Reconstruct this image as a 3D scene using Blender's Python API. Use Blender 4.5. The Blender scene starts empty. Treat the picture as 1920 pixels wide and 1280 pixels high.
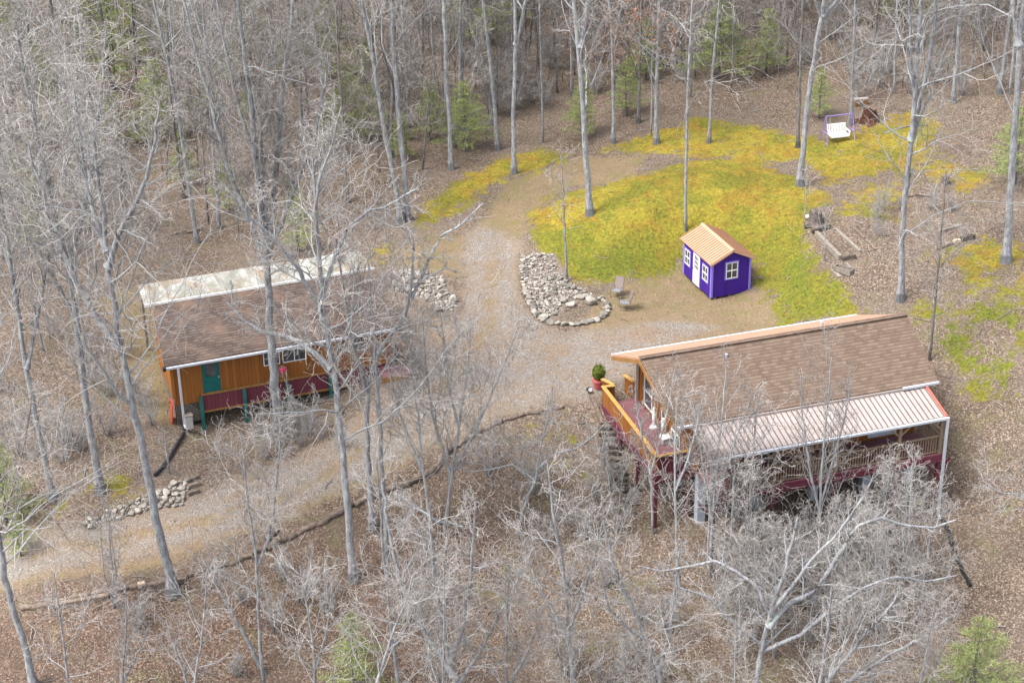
import bpy, math
import numpy as np
from mathutils import Matrix, Vector

# ------------------------------------------------------------------ camera, sky, sun
S = bpy.context.scene
COL = S.collection
CAM_H, PITCH, ROLL, FPX = 46.0, math.radians(27.0), math.radians(0.92), 3500.0
_R = np.array([1.0, 0, 0]); _D = np.array([0, math.cos(PITCH), -math.sin(PITCH)]); _U = np.array([0, math.sin(PITCH), math.cos(PITCH)])
_c, _s = math.cos(ROLL), math.sin(ROLL)
R2 = _c * _R - _s * _U; U2 = _s * _R + _c * _U
cam = bpy.data.cameras.new("camera"); cam_o = bpy.data.objects.new("camera", cam); COL.objects.link(cam_o)
cam.sensor_width = 36; cam.lens = FPX / 1920 * 36; cam.clip_start = 1; cam.clip_end = 2000
cam_o.matrix_world = Matrix(((R2[0], U2[0], -_D[0], 0), (R2[1], U2[1], -_D[1], 0), (R2[2], U2[2], -_D[2], CAM_H), (0, 0, 0, 1)))
S.camera = cam_o
SUN_EL, SUN_AZ = math.radians(60), math.radians(-115)      # azimuth from +Y (north, away from the viewer) towards +X
W = bpy.data.worlds.new("World"); S.world = W; W.use_nodes = True
_nt = W.node_tree
_sky = _nt.nodes.new("ShaderNodeTexSky"); _sky.sky_type = 'NISHITA'; _sky.sun_disc = False
_sky.sun_elevation = SUN_EL; _sky.sun_rotation = SUN_AZ; _sky.dust_density = 3.0; _sky.air_density = 1.0
_hs = _nt.nodes.new("ShaderNodeHueSaturation"); _hs.inputs['Saturation'].default_value = 0.42      # a thin white overcast
_nt.links.new(_sky.outputs[0], _hs.inputs['Color']); _nt.links.new(_hs.outputs[0], _nt.nodes["Background"].inputs[0]); _nt.nodes["Background"].inputs[1].default_value = 0.15
sl = bpy.data.lights.new("sun", 'SUN'); sl.energy = 1.5; sl.angle = math.radians(22); sl.color = (1, 0.97, 0.93)
so = bpy.data.objects.new("sun", sl); COL.objects.link(so)
_sd = Vector((math.sin(SUN_AZ) * math.cos(SUN_EL), math.cos(SUN_AZ) * math.cos(SUN_EL), math.sin(SUN_EL)))
so.rotation_euler = _sd.to_track_quat('Z', 'Y').to_euler(); so.location = (0, 60, 80)
S.view_settings.view_transform = 'Standard'; S.view_settings.look = 'None'; S.view_settings.gamma = 1
S.view_settings.exposure = 1.68
S.cycles.max_bounces = 4; S.cycles.diffuse_bounces = 3; S.cycles.glossy_bounces = 2; S.cycles.transmission_bounces = 2

# ------------------------------------------------------------------ helpers
def tag(o, label, cat, group=None):
    o['label'] = label; o['category'] = cat
    if group: o['group'] = group
    return o

def empty(name, loc, rz=0.0, label=None, cat=None, group=None):
    o = bpy.data.objects.new(name, None); COL.objects.link(o); o.location = loc; o.rotation_euler = (0, 0, rz)
    o.empty_display_size = 0.2
    if label: tag(o, label, cat, group)
    return o

def mesh_np(name, V, F, mats, smooth=False, fmi=None):
    """mesh from numpy verts (n,3) and same-size faces (m,k)"""
    me = bpy.data.meshes.new(name)
    V = np.asarray(V, np.float32); F = np.asarray(F, np.int32)
    n, k = F.shape
    me.vertices.add(len(V)); me.vertices.foreach_set('co', V.ravel())
    me.loops.add(n * k); me.loops.foreach_set('vertex_index', F.ravel())
    me.polygons.add(n); me.polygons.foreach_set('loop_start', np.arange(0, n * k, k, dtype=np.int32))
    try: me.polygons.foreach_set('loop_total', np.full(n, k, np.int32))
    except Exception: pass
    if fmi is not None: me.polygons.foreach_set('material_index', np.asarray(fmi, np.int32))
    if smooth: me.polygons.foreach_set('use_smooth', np.ones(n, bool))
    for m in (mats if isinstance(mats, (list, tuple)) else [mats]): me.materials.append(m)
    me.update(calc_edges=True); me.validate()
    return me

def link(name, me, parent=None, loc=None):
    o = bpy.data.objects.new(name, me); COL.objects.link(o)
    if parent: o.parent = parent
    if loc is not None: o.location = loc
    return o

class MB:
    """collects boxes, bars, slabs and tubes into ONE mesh object"""
    def __init__(s): s.v = []; s.f = []; s.m = []; s.mi = 0
    def add(s, vs, fs):
        b = len(s.v); s.v += [tuple(map(float, p)) for p in vs]
        for f in fs: s.f.append([b + i for i in f]); s.m.append(s.mi)
        return s
    def box(s, x0, x1, y0, y1, z0, z1):
        return s.hexa([(x0, y0, z0), (x1, y0, z0), (x1, y1, z0), (x0, y1, z0), (x0, y0, z1), (x1, y0, z1), (x1, y1, z1), (x0, y1, z1)])
    def hexa(s, p):
        return s.add(p, [(3, 2, 1, 0), (4, 5, 6, 7), (0, 1, 5, 4), (1, 2, 6, 5), (2, 3, 7, 6), (3, 0, 4, 7)])
    def prism(s, poly, off):
        n = len(poly); off = np.array(off, float); P = [np.array(p, float) for p in poly]
        vs = P + [p + off for p in P]
        fs = [tuple(range(n - 1, -1, -1)), tuple(range(n, 2 * n))] + [(i, (i + 1) % n, n + (i + 1) % n, n + i) for i in range(n)]
        return s.add(vs, fs)
    def bar(s, p, q, w, h=None, up=(0, 0, 1)):
        h = w if h is None else h
        p = np.array(p, float); q = np.array(q, float); d = q - p; d /= np.linalg.norm(d)
        u = np.array(up, float)
        if abs(d @ u) > .98: u = np.array([1.0, 0, 0])
        a = np.cross(d, u); a /= np.linalg.norm(a); b = np.cross(a, d)
        c = [(-1, -1), (1, -1), (1, 1), (-1, 1)]
        return s.hexa([p + a * i * w / 2 + b * j * h / 2 for i, j in c] + [q + a * i * w / 2 + b * j * h / 2 for i, j in c])
    def tube(s, pts, r, n=8, cap=True):
        pts = [np.array(p, float) for p in pts]
        rs = r if isinstance(r, (list, tuple)) else [r] * len(pts)
        b = len(s.v); ref = np.array([0.31, 0.17, 0.93])
        for i, p in enumerate(pts):
            d = pts[min(i + 1, len(pts) - 1)] - pts[max(i - 1, 0)]; d /= np.linalg.norm(d)
            a = np.cross(d, ref); a /= np.linalg.norm(a); c = np.cross(d, a)
            for k in range(n):
                t = 2 * math.pi * k / n; s.v.append(tuple(p + rs[i] * (a * math.cos(t) + c * math.sin(t))))
        for i in range(len(pts) - 1):
            for k in range(n):
                s.f.append([b + i * n + k, b + i * n + (k + 1) % n, b + (i + 1) * n + (k + 1) % n, b + (i + 1) * n + k]); s.m.append(s.mi)
        if cap:
            s.f.append([b + k for k in range(n)][::-1]); s.m.append(s.mi)
            e = b + (len(pts) - 1) * n; s.f.append([e + k for k in range(n)]); s.m.append(s.mi)
        return s
    def build(s, name, mats, parent=None, bevel=0, smooth=False, loc=None):
        me = bpy.data.meshes.new(name); me.from_pydata(s.v, [], s.f)
        for m in (mats if isinstance(mats, (list, tuple)) else [mats]): me.materials.append(m)
        me.polygons.foreach_set('material_index', s.m)
        if smooth: me.polygons.foreach_set('use_smooth', [True] * len(s.f))
        me.update()
        o = link(name, me, parent, loc)
        if bevel:
            md = o.modifiers.new('bevel', 'BEVEL'); md.width = bevel; md.segments = 1; md.limit_method = 'ANGLE'
        return o

# pixel (of the 1920 px photograph) -> a point of the place
def ray(px, py): return (px - 960) / FPX * R2 + (640 - py) / FPX * U2 + _D
def at_z(px, py, z):
    d = ray(px, py); return np.array([0, 0, CAM_H]) + d * ((z - CAM_H) / d[2])
def at_y(px, py, y):
    d = ray(px, py); return np.array([0, 0, CAM_H]) + d * (y / d[1])
def proj(P):
    P = np.asarray(P, float) - np.array([0, 0, CAM_H]); dd = P @ _D
    return np.stack([960 + FPX * (P @ R2) / dd, 640 - FPX * (P @ U2) / dd], -1), dd

HX, HY, HYAW = 6.309, 79.521, 0.302         # big house: frame at the left end of its ridge
_A = at_z(308, 688, 2.6); CX, CY, CYAW = _A[0], _A[1], math.radians(19.65)   # cottage: left end of its front eave
SX, SY, SYAW = 11.276, 95.12, 0.346         # shed: near corner
def frame_pt(fr, a, b, z):
    x, y, w = fr; c, s = math.cos(w), math.sin(w); return np.array([x + a * c - b * s, y + a * s + b * c, z])
HF, CF, SF = (HX, HY, HYAW), (CX, CY, CYAW), (SX, SY, SYAW)

# ------------------------------------------------------------------ terrain
ctrl = [  # (px, py, height)
 (900,600,0),(1100,640,0),(900,700,-.05),(1050,700,0),(1350,570,.05),(1200,560,.05),(1430,600,.1),(780,640,0),(820,560,.1),
 (920,470,.25),(930,400,.7),(1000,330,1.4),(1100,310,1.9),(780,480,.4),
 (1020,500,.35),(1150,535,.25),(1270,490,.3),(1100,420,1.9),(1150,365,2.6),(1220,390,2.7),(1350,385,2.85),(1480,420,2.6),(1540,520,2.0),(1600,590,1.3),(1430,520,.55),
 (1200,330,3.0),(1380,320,3.35),(1300,240,3.2),(1550,270,3.6),(1500,350,3.2),(1000,220,2.0),(850,320,1.3),(700,400,.7),(400,430,.4),(0,430,0),(0,200,.5),(300,250,.6),(550,200,1.2),
 (1000,100,2.8),(1000,-40,3.4),(1500,100,4.6),(1500,-40,5.2),(1900,200,5),(1900,-40,6.2),(0,-40,1),(500,-40,1.8),
 (1700,560,2.0),(1780,430,3.0),(1890,480,3.2),(1760,670,.9),(1900,680,1.4),(1850,800,-.6),(1900,1000,-3.6),(1840,1120,-5),
 (800,800,-.3),(600,890,-1.0),(400,935,-1.6),(200,1000,-2.2),(0,1060,-2.8),(700,720,-.05),
 (1030,775,-.2),(1050,830,-1.0),(850,900,-1.4),(690,975,-2.0),(420,1105,-2.9),(60,1180,-3.6),(820,840,-.5),(660,920,-1.05),(400,1040,-1.9),(200,1080,-2.35),(60,1110,-2.7),(250,1000,-2.0),(500,960,-1.5),
 (200,1300,-5.0),(700,1280,-5.5),(1050,1280,-6.3),(1500,1280,-6.6),(1900,1290,-6.6),(1000,1000,-3.1),(1300,1120,-4.6),(1100,950,-2.6),(700,1120,-3.7),
 (100,925,-1.0),(190,915,-.9),(300,860,-.9),(150,800,-.4),(100,650,0),(330,900,-1.2),(200,600,.2),
 (200,1900,-9.5),(1000,1900,-11),(1800,1900,-11.5)]
cw = [tuple(at_z(x, y, z)) for x, y, z in ctrl]
for a, b, z in [(13.2,-6.1,-3.5),(7,-6.1,-3.6),(1,-6.1,-3.75),(-.3,-3.3,-3.0),(-.6,1.4,-1.35),(-.6,-1,-2.4),(0,4.3,-.05),(14.2,0,-.8),(14.5,4,.4),(7,4.6,.15),(2,4.6,0),(7,0,-1.5),(13,-3,-2.4),(5,-9,-4.9),(12,-10,-5.0)]:
    cw.append(tuple(frame_pt(HF, a, b, z)))
for a, b, z in [(1.7,.1,-1.5),(4,.1,-1.4),(6.2,.1,-1.25),(8.5,.1,-.95),(11.8,.2,-.1),(.5,.3,-.9),(0,4,-.2),(6,7.5,.15),(12.4,6,.1),(12.6,2,0),(6,4,-.3)]:
    cw.append(tuple(frame_pt(CF, a, b, z)))
for x, y, z in [(-90,100,0),(90,100,5),(-90,20,-14),(90,20,-16),(0,0,-18),(-90,260,6),(0,260,9),(90,260,14),(-90,170,2),(90,170,8),(0,170,5)]: cw.append((x, y, z))
cw = np.array(cw)
def _tps(r2): return np.where(r2 > 1e-9, r2 * np.log(np.maximum(r2, 1e-9)), 0)
_n = len(cw); _sc = 30.0
_P = cw[:, :2] / _sc
_K = _tps(((_P[:, None] - _P[None]) ** 2).sum(-1)) + np.eye(_n) * 1e-3
_Q = np.c_[np.ones(_n), _P]
_sol = np.linalg.solve(np.block([[_K, _Q], [_Q.T, np.zeros((3, 3))]]), np.r_[cw[:, 2], np.zeros(3)])
def ground(x, y):
    p = np.stack([np.atleast_1d(np.asarray(x, float)), np.atleast_1d(np.asarray(y, float))], -1).reshape(-1, 2) / _sc
    out = np.empty(len(p))
    for i in range(0, len(p), 20000):
        q = p[i:i + 20000]
        out[i:i + 20000] = _tps(((q[:, None] - _P[None]) ** 2).sum(-1)) @ _sol[:_n] + np.c_[np.ones(len(q)), q] @ _sol[_n:]
    X, Y = p[:, 0] * _sc, p[:, 1] * _sc
    out += .05 * np.sin(X * 1.3 + 2 * np.sin(Y * .7)) * np.sin(Y * 1.1 + 1.7 * np.sin(X * .5)) + .02 * np.sin(X * 4.1 + 1.3 * Y) * np.sin(Y * 3.7 - .9 * X)
    return out
def gz(x, y): return float(ground(x, y)[0])
def at(px, py, lift=0.0):
    z = 0.0
    for _ in range(60):
        p = at_z(px, py, z); z += .5 * (gz(p[0], p[1]) - z)
    p = at_z(px, py, z); return np.array([p[0], p[1], gz(p[0], p[1]) + lift])

def poly_soft(P, poly, soft):
    """inside weight 0..1 of points P for a polygon, with a soft edge (same units)"""
    P = np.asarray(P, float); poly = np.asarray(poly, float); n = len(poly)
    ins = np.zeros(len(P), bool); dist = np.full(len(P), 1e9)
    for i in range(n):
        a, b = poly[i], poly[(i + 1) % n]
        cond = (a[1] > P[:, 1]) != (b[1] > P[:, 1])
        xi = a[0] + (P[:, 1] - a[1]) / (b[1] - a[1] + 1e-12) * (b[0] - a[0])
        ins ^= cond & (P[:, 0] < xi)
        d = b - a; t = np.clip(((P - a) @ d) / (d @ d + 1e-12), 0, 1)
        dist = np.minimum(dist, np.hypot(*(P - a - t[:, None] * d).T))
    return np.clip(.5 + np.where(ins, dist, -dist) / (2 * soft), 0, 1)

def wpoly(pts):           # photo outline -> outline on the ground
    return np.array([at(x, y)[:2] for x, y in pts])
Z_GRAVEL = [(-80,1015),(120,985),(330,942),(450,890),(560,850),(650,800),(705,745),(738,690),(748,620),(748,560),(800,595),(862,590),(868,540),(862,480),(880,435),(905,420),(985,450),(972,490),(982,560),(1010,612),(1060,625),(1150,615),(1250,600),(1360,612),(1220,655),(1165,715),(1110,750),(1050,755),(950,775),(835,830),(690,893),(550,957),(395,1012),(250,1053),(30,1092),(-80,1112)]
Z_DIRT = [[(870,445),(925,385),(955,340),(1080,292),(1210,292),(1190,335),(1060,352),(995,400),(975,470),(985,560),(880,560)],
          [(1090,610),(1120,560),(1150,535),(1270,500),(1300,520),(1440,545),(1480,620),(1300,660),(1190,660),(1100,640)],
          [(180,560),(255,535),(290,600),(322,700),(335,790),(300,800),(245,690)], 
          [(690,470),(870,440),(870,520),(820,520),(740,500)], [(-80,1075),(300,1040),(640,900),(800,800),(1000,735),(1100,740),(960,775),(700,905),(300,1068),(-80,1130)]]
Z_MOSS = [([(985,415),(1040,368),(1150,342),(1280,308),(1400,290),(1500,335),(1560,380),(1505,430),(1545,505),(1612,585),(1600,612),(1472,612),(1430,545),(1412,500),(1282,478),(1268,512),(1150,532),(1065,532),(1030,495),(1000,462)], 1.0),
          ([(1130,282),(1200,252),(1300,218),(1420,232),(1540,258),(1660,215),(1750,205),(1770,240),(1750,290),(1850,320),(1880,358),(1800,365),(1720,315),(1640,330),(1560,345),(1500,310),(1350,302),(1200,295)], .8),
          ([(768,405),(830,345),(920,300),(1000,272),(1090,285),(1040,315),(960,335),(900,372),(860,412),(780,430)], .75),
          ([(1612,590),(1680,560),(1800,560),(1900,500),(1960,540),(1940,700),(1870,820),(1790,770),(1745,650),(1700,600)], .5),
          ([(1600,320),(1730,330),(1700,420),(1540,420)], .5), ([(1740,470),(1860,430),(1960,470),(1960,560),(1800,570)], .55), ([(850,800),(1040,770),(1100,800),(1180,930),(1080,950),(900,880)], .3),
          ([(160,900),(240,890),(280,920),(180,965),(60,985),(20,940)], .55), ([(690,465),(760,450),(760,480),(700,490)], .6), ([(780,760),(900,760),(1000,745),(1000,770),(830,800)], .35)]
Z_GREEN = [[(1400,440),(1520,440),(1640,600),(1440,640)], [(1040,470),(1290,470),(1290,540),(1040,540)], [(840,790),(1200,790),(1200,960),(880,900)], [(1620,560),(1960,540),(1900,840),(1700,700)]]
Z_ROCKY = [[(975,478),(1040,475),(1075,535),(1118,555),(1060,575),(1045,600),(1010,590),(985,550)], [(728,502),(830,515),(862,570),(850,588),(735,545)]]

nx = np.r_[np.linspace(-150, -44, 40)[:-1], np.linspace(-44, 44, 353), np.linspace(44, 150, 40)[1:]]
ny = np.r_[np.linspace(-10, 48, 40)[:-1], np.linspace(48, 142, 377), np.linspace(142, 300, 40)[1:]]
GX, GY = np.meshgrid(nx, ny)
gz_all = ground(GX.ravel(), GY.ravel())
GV = np.stack([GX.ravel(), GY.ravel(), gz_all], -1)
GP = GV[:, :2]
def zones(P, soft=1.0):
    g = poly_soft(P, WZ_G, 2.0 * soft)
    d = np.max([poly_soft(P, w, 1.3 * soft) for w in WZ_D], 0)
    m = np.max([poly_soft(P, w, 1.2 * soft) * k for w, k in WZ_M], 0)
    gr = np.max([poly_soft(P, w, 2.5) for w in WZ_N], 0)
    rk = np.max([poly_soft(P, w, .4) for w in WZ_R], 0)
    return g * (1 - rk), d * (1 - rk), m * (1 - rk), gr, rk
WZ_G = wpoly(Z_GRAVEL); WZ_D = [wpoly(p) for p in Z_DIRT]; WZ_M = [(wpoly(p), k) for p, k in Z_MOSS]; WZ_N = [wpoly(p) for p in Z_GREEN]; WZ_R = [wpoly(p) for p in Z_ROCKY]
zg, zd, zm, zn, zr = zones(GP)

def line_dist(P, line):
    d = np.full(len(P), 1e9)
    for a, b in zip(line[:-1], line[1:]):
        v = b - a; t = np.clip(((P - a) @ v) / (v @ v), 0, 1); d = np.minimum(d, np.hypot(*(P - a - t[:, None] * v).T))
    return d
_dl = line_dist(GP, wpoly([(-120,1082),(0,1058),(200,1018),(400,972),(600,900),(740,800),(850,705),(915,610),(925,530),(926,470)]))
z_track = np.exp(-((_dl - .85) / .4) ** 2); z_mid = np.exp(-(_dl / .4) ** 2)

# ------------------------------------------------------------------ materials
class NT:
    def __init__(s, name):
        s.m = bpy.data.materials.new(name); s.m.use_nodes = True; s.t = s.m.node_tree
        s.b = s.t.nodes['Principled BSDF']; s.b.inputs['Specular IOR Level'].default_value = .2
    def n(s, typ, **kw):
        o = s.t.nodes.new(typ)
        for k, v in kw.items():
            if k.startswith('i_'):
                key = k[2:]; o.inputs[int(key) if key.isdigit() else key.replace('_', ' ')].default_value = v
            else: setattr(o, k, v)
        return o
    def l(s, a, b): s.t.links.new(a, b)
    def coord(s, kind='Object', scale=(1, 1, 1)):
        tc = s.n('ShaderNodeTexCoord'); mp = s.n('ShaderNodeMapping'); mp.inputs['Scale'].default_value = scale
        s.l(tc.outputs[kind], mp.inputs[0]); return mp.outputs[0]
    def noise(s, scale, vec=None, detail=4, rough=.6, dist=0):
        o = s.n('ShaderNodeTexNoise', i_Scale=scale, i_Detail=detail, i_Roughness=rough, i_Distortion=dist)
        if vec is not None: s.l(vec, o.inputs['Vector'])
        return o.outputs['Fac']
    def ramp(s, fac, stops, interp='LINEAR'):
        r = s.n('ShaderNodeValToRGB'); cr = r.color_ramp; cr.interpolation = interp
        while len(cr.elements) < len(stops): cr.elements.new(.5)
        for e, (p, c) in zip(cr.elements, stops): e.position = p; e.color = (*c, 1) if len(c) == 3 else c
        s.l(fac, r.inputs[0]); return r.outputs[0]
    def mix(s, fac, a, b, blend='MIX'):
        x = s.n('ShaderNodeMix', data_type='RGBA', blend_type=blend)
        for v, i in ((fac, 0), (a, 6), (b, 7)):
            if isinstance(v, (int, float)): x.inputs[i].default_value = v
            elif isinstance(v, tuple): x.inputs[i].default_value = (*v, 1) if len(v) == 3 else v
            else: s.l(v, x.inputs[i])
        return x.outputs[2]
    def math(s, op, a, b=0.0, clamp=False):
        x = s.n('ShaderNodeMath', operation=op, use_clamp=clamp)
        for v, i in ((a, 0), (b, 1)):
            if isinstance(v, (int, float)): x.inputs[i].default_value = v
            else: s.l(v, x.inputs[i])
        return x.outputs[0]
    def out(s, col, rough=.85, bump=None, bstr=.3, bdist=.02, metal=0):
        if isinstance(col, tuple): s.b.inputs['Base Color'].default_value = (*col, 1)
        else: s.l(col, s.b.inputs['Base Color'])
        s.b.inputs['Roughness'].default_value = rough; s.b.inputs['Metallic'].default_value = metal
        if bump is not None:
            bp = s.n('ShaderNodeBump', i_Strength=bstr, i_Distance=bdist); s.l(bump, bp.inputs['Height']); s.l(bp.outputs[0], s.b.inputs['Normal'])
        return s.m

def mottled(name, c1, c2, scale=3.0, rough=.8, stretch=(1, 1, 1), rnd=0.0, bump=.2, metal=0):
    t = NT(name); v = t.coord('Object', stretch); f = t.noise(scale, v, 5, .65)
    f2 = t.ramp(f, [(.3, (0, 0, 0)), (.7, (1, 1, 1))])
    col = t.mix(f2, c1, c2)
    if rnd:
        oi = t.n('ShaderNodeObjectInfo'); k = t.math('MULTIPLY_ADD', oi.outputs['Random'], 2 * rnd); k.node.inputs[2].default_value = 1 - rnd
        cc = t.n('ShaderNodeCombineColor')
        for i in range(3): t.l(k, cc.inputs[i])
        col = t.mix(1.0, col, cc.outputs[0], 'MULTIPLY')
    return t.out(col, rough, f, bump, .02, metal)

def island(name, stops, rough=.9, translucent=0):
    t = NT(name); g = t.n('ShaderNodeNewGeometry')
    col = t.ramp(g.outputs['Random Per Island'], stops)
    m = t.out(col, rough)
    return m

def boards(name, c1, c2, pitch=.14, axis='X', rough=.7):
    """painted or stained planks: seams every `pitch` along an object axis, grain along the other"""
    t = NT(name); tc = t.n('ShaderNodeTexCoord'); sp = t.n('ShaderNodeSeparateXYZ'); t.l(tc.outputs['Object'], sp.inputs[0])
    if axis == 'XY': src = t.math('ADD', sp.outputs[0], sp.outputs[1])
    else: src = sp.outputs[axis]
    u = t.math('DIVIDE', src, pitch); fr = t.math('FRACT', u); fl = t.math('FLOOR', u)
    wn = t.n('ShaderNodeTexWhiteNoise', noise_dimensions='1D'); t.l(fl, wn.inputs['W'])
    v = t.coord('Object', (6, 6, .7)); n = t.noise(2.5, v, 5, .7)
    k = t.math('ADD', t.math('MULTIPLY', wn.outputs['Value'], .45), t.math('MULTIPLY', n, .65), True)
    col = t.mix(k, c1, c2)
    seam = t.math('LESS_THAN', fr, .09)
    col = t.mix(t.math('MULTIPLY', seam, .55), col, tuple(.3 * x for x in c1))
    return t.out(col, rough, t.math('SUBTRACT', n, t.math('MULTIPLY', seam, 2)), .3, .01)

def shingles(name, c1, c2, c3, stain=None, line=.5):
    t = NT(name); v = t.coord('Object', (1, 1.09, 0))
    br = t.n('ShaderNodeTexBrick', offset=.5, squash=1.0, i_Scale=1.0, i_Mortar_Size=.02, i_Mortar_Smooth=.5, i_Bias=-.1, i_Brick_Width=.3, i_Row_Height=.2)
    br.inputs['Color1'].default_value = (0, 0, 0, 1); br.inputs['Color2'].default_value = (1, 1, 1, 1); br.inputs['Mortar'].default_value = (.5, .5, .5, 1)
    t.l(v, br.inputs['Vector'])
    n = t.noise(26, v, 4, .8); nb = t.noise(.7, v, 4, .6)
    k = t.math('ADD', t.math('MULTIPLY', br.outputs['Color'], .6), t.math('MULTIPLY', n, .5), True)
    col = t.ramp(k, [(.1, c1), (.5, c2), (.95, c3)])
    sp = t.n('ShaderNodeSeparateXYZ'); t.l(v, sp.inputs[0])
    fr = t.math('FRACT', t.math('DIVIDE', sp.outputs[1], .2))
    edge = t.math('LESS_THAN', fr, .22)
    col = t.mix(t.math('MULTIPLY', edge, line), col, tuple(.35 * x for x in c1))
    if stain: col = t.mix(t.ramp(nb, [(.45, (0, 0, 0)), (.7, (.75, .75, .75))]), col, stain)
    return t.out(col, .92, t.math('ADD', fr, t.math('MULTIPLY', n, .5)), .5, .02)

def moss_col(t, v, green):
    n3 = t.noise(6, v, 5, .75); n2 = t.noise(.7, v, 6, .7, .5); n0 = t.noise(.45, v, 4, .6)
    yel = t.ramp(n3, [(.3, (.112, .086, .018)), (.5, (.255, .2, .024)), (.68, (.36, .3, .042))])
    ora = t.ramp(n3, [(.3, (.12, .075, .02)), (.5, (.24, .146, .022)), (.7, (.345, .235, .036))])
    grn = t.ramp(n3, [(.3, (.042, .052, .012)), (.5, (.095, .118, .014)), (.68, (.175, .2, .024))])
    mo = t.mix(t.ramp(n2, [(.46, (0, 0, 0)), (.58, (1, 1, 1))]), yel, ora)
    n9 = t.noise(2.0, v, 5, .75, .8); mo = t.mix(t.ramp(n9, [(.5, (0, 0, 0)), (.66, (.7, .7, .7))]), mo, grn)
    mo = t.mix(t.ramp(n0, [(.46, (0, 0, 0)), (.6, (.6, .6, .6))]), mo, grn)
    if not isinstance(green, (int, float)): return t.mix(t.math('MULTIPLY', green, t.ramp(n2, [(.3, (1, 1, 1)), (.66, (.7, .7, .7))])), mo, grn)
    return t.mix(green, mo, grn)
def tuft_mat(name, green):
    t = NT(name); v = t.coord('Object'); g = t.n('ShaderNodeNewGeometry')
    col = t.mix(1.0, moss_col(t, v, green), t.ramp(g.outputs['Random Per Island'], [(0, (.72, .72, .72)), (1, (1.12, 1.12, 1.12))]), 'MULTIPLY')
    return t.out(col, .95)
def ground_mat():
    t = NT('forest_ground'); v = t.coord('Object')
    def attr(nm): return t.n('ShaderNodeAttribute', attribute_name=nm)
    z1 = attr('zone'); sp = t.n('ShaderNodeSeparateColor'); t.l(z1.outputs['Color'], sp.inputs[0])
    z2 = attr('zone_extra'); sp2 = t.n('ShaderNodeSeparateColor'); t.l(z2.outputs['Color'], sp2.inputs[0])
    n1 = t.noise(.35, v, 5, .65); n2 = t.noise(1.6, v, 6, .7); n3 = t.noise(7, v, 5, .75); n4 = t.noise(24, v, 4, .75)
    vo = t.n('ShaderNodeTexVoronoi', i_Scale=17.0, i_Randomness=1.0); t.l(v, vo.inputs['Vector'])
    vc = t.n('ShaderNodeSeparateColor'); t.l(vo.outputs['Color'], vc.inputs[0])
    leaf = t.ramp(vc.outputs[0], [(0, (.052, .04, .032)), (.35, (.112, .08, .06)), (.6, (.155, .11, .081)), (.82, (.22, .16, .12)), (1, (.36, .295, .232))])
    leaf = t.mix(t.ramp(n1, [(.4, (0, 0, 0)), (.65, (1, 1, 1))]), leaf, t.mix(.5, leaf, (.165, .132, .106)))
    leaf = t.mix(t.math('MULTIPLY', t.ramp(n2, [(.5, (0, 0, 0)), (.75, (1, 1, 1))]), .35), leaf, (.2, .172, .115))
    leaf = t.mix(t.math('MULTIPLY', sp2.outputs[2], .5), leaf, t.mix(1.0, leaf, (.8, .62, .58), 'MULTIPLY'))
    n5 = t.noise(.16, v, 5, .7, .8)
    leaf = t.mix(t.ramp(n5, [(.5, (0, 0, 0)), (.66, (.7, .7, .7))]), leaf, t.mix(1.0, leaf, (.66, .64, .62), 'MULTIPLY'))
    leaf = t.mix(t.ramp(t.noise(.5, v, 6, .75, .5), [(.54, (0, 0, 0)), (.68, (.6, .6, .6))]), leaf, (.13, .125, .06))
    # gravel
    vg = t.n('ShaderNodeTexVoronoi', i_Scale=28.0); t.l(v, vg.inputs['Vector']); vgs = t.n('ShaderNodeSeparateColor'); t.l(vg.outputs['Color'], vgs.inputs[0])
    grav = t.ramp(vgs.outputs[0], [(0, (.13, .108, .09)), (.5, (.19, .17, .15)), (.85, (.265, .242, .22)), (1, (.46, .44, .415))])
    gr2 = t.ramp(vgs.outputs[1], [(0, (.1, .065, .04)), (.5, (.205, .14, .09)), (1, (.33, .245, .165))])
    patch = t.ramp(t.math('ADD', t.math('MULTIPLY', n1, .5), t.math('MULTIPLY', n2, .5)), [(.42, (.05, .05, .05)), (.58, (.85, .85, .85))])
    z3 = attr('zone_track'); sp3 = t.n('ShaderNodeSeparateColor'); t.l(z3.outputs['Color'], sp3.inputs[0])
    trk = t.math('MULTIPLY', sp3.outputs[0], t.ramp(n2, [(.3, (.5, .5, .5)), (.6, (1, 1, 1))]))
    patch = t.math('ADD', t.math('MULTIPLY', patch, t.math('SUBTRACT', 1.0, t.math('MULTIPLY', trk, .5))), t.math('MULTIPLY', sp3.outputs[1], .3), True)
    grav = t.mix(patch, grav, gr2)
    grav = t.mix(t.math('MULTIPLY', sp3.outputs[1], t.ramp(n2, [(.46, (0, 0, 0)), (.62, (.6, .6, .6))])), grav, (.16, .14, .07))
    dirt = t.mix(t.ramp(n2, [(.35, (0, 0, 0)), (.65, (1, 1, 1))]), gr2, (.18, .135, .072))
    dirt = t.mix(t.math('MULTIPLY', t.ramp(n3, [(.5, (0, 0, 0)), (.7, (1, 1, 1))]), .5), dirt, (.26, .195, .118))
    dirt = t.mix(t.ramp(t.noise(.8, v, 6, .75, .6), [(.48, (0, 0, 0)), (.6, (.75, .75, .75))]), dirt, t.mix(n3, (.1, .082, .04), (.22, .195, .085)))
    # moss and grass
    mo = moss_col(t, v, sp2.outputs[0])
    def edge(z, k=.75):
        nn = t.math('ADD', t.math('MULTIPLY', n2, .55), t.math('MULTIPLY', n3, .45))
        x = t.math('ADD', z, t.math('MULTIPLY', t.math('SUBTRACT', nn, .5), k * 2.4))
        return t.ramp(x, [(.42, (0, 0, 0)), (.6, (1, 1, 1))])
    col = t.mix(edge(sp.outputs[2], .5), leaf, dirt)
    col = t.mix(edge(sp.outputs[0], .5), col, grav)
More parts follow.
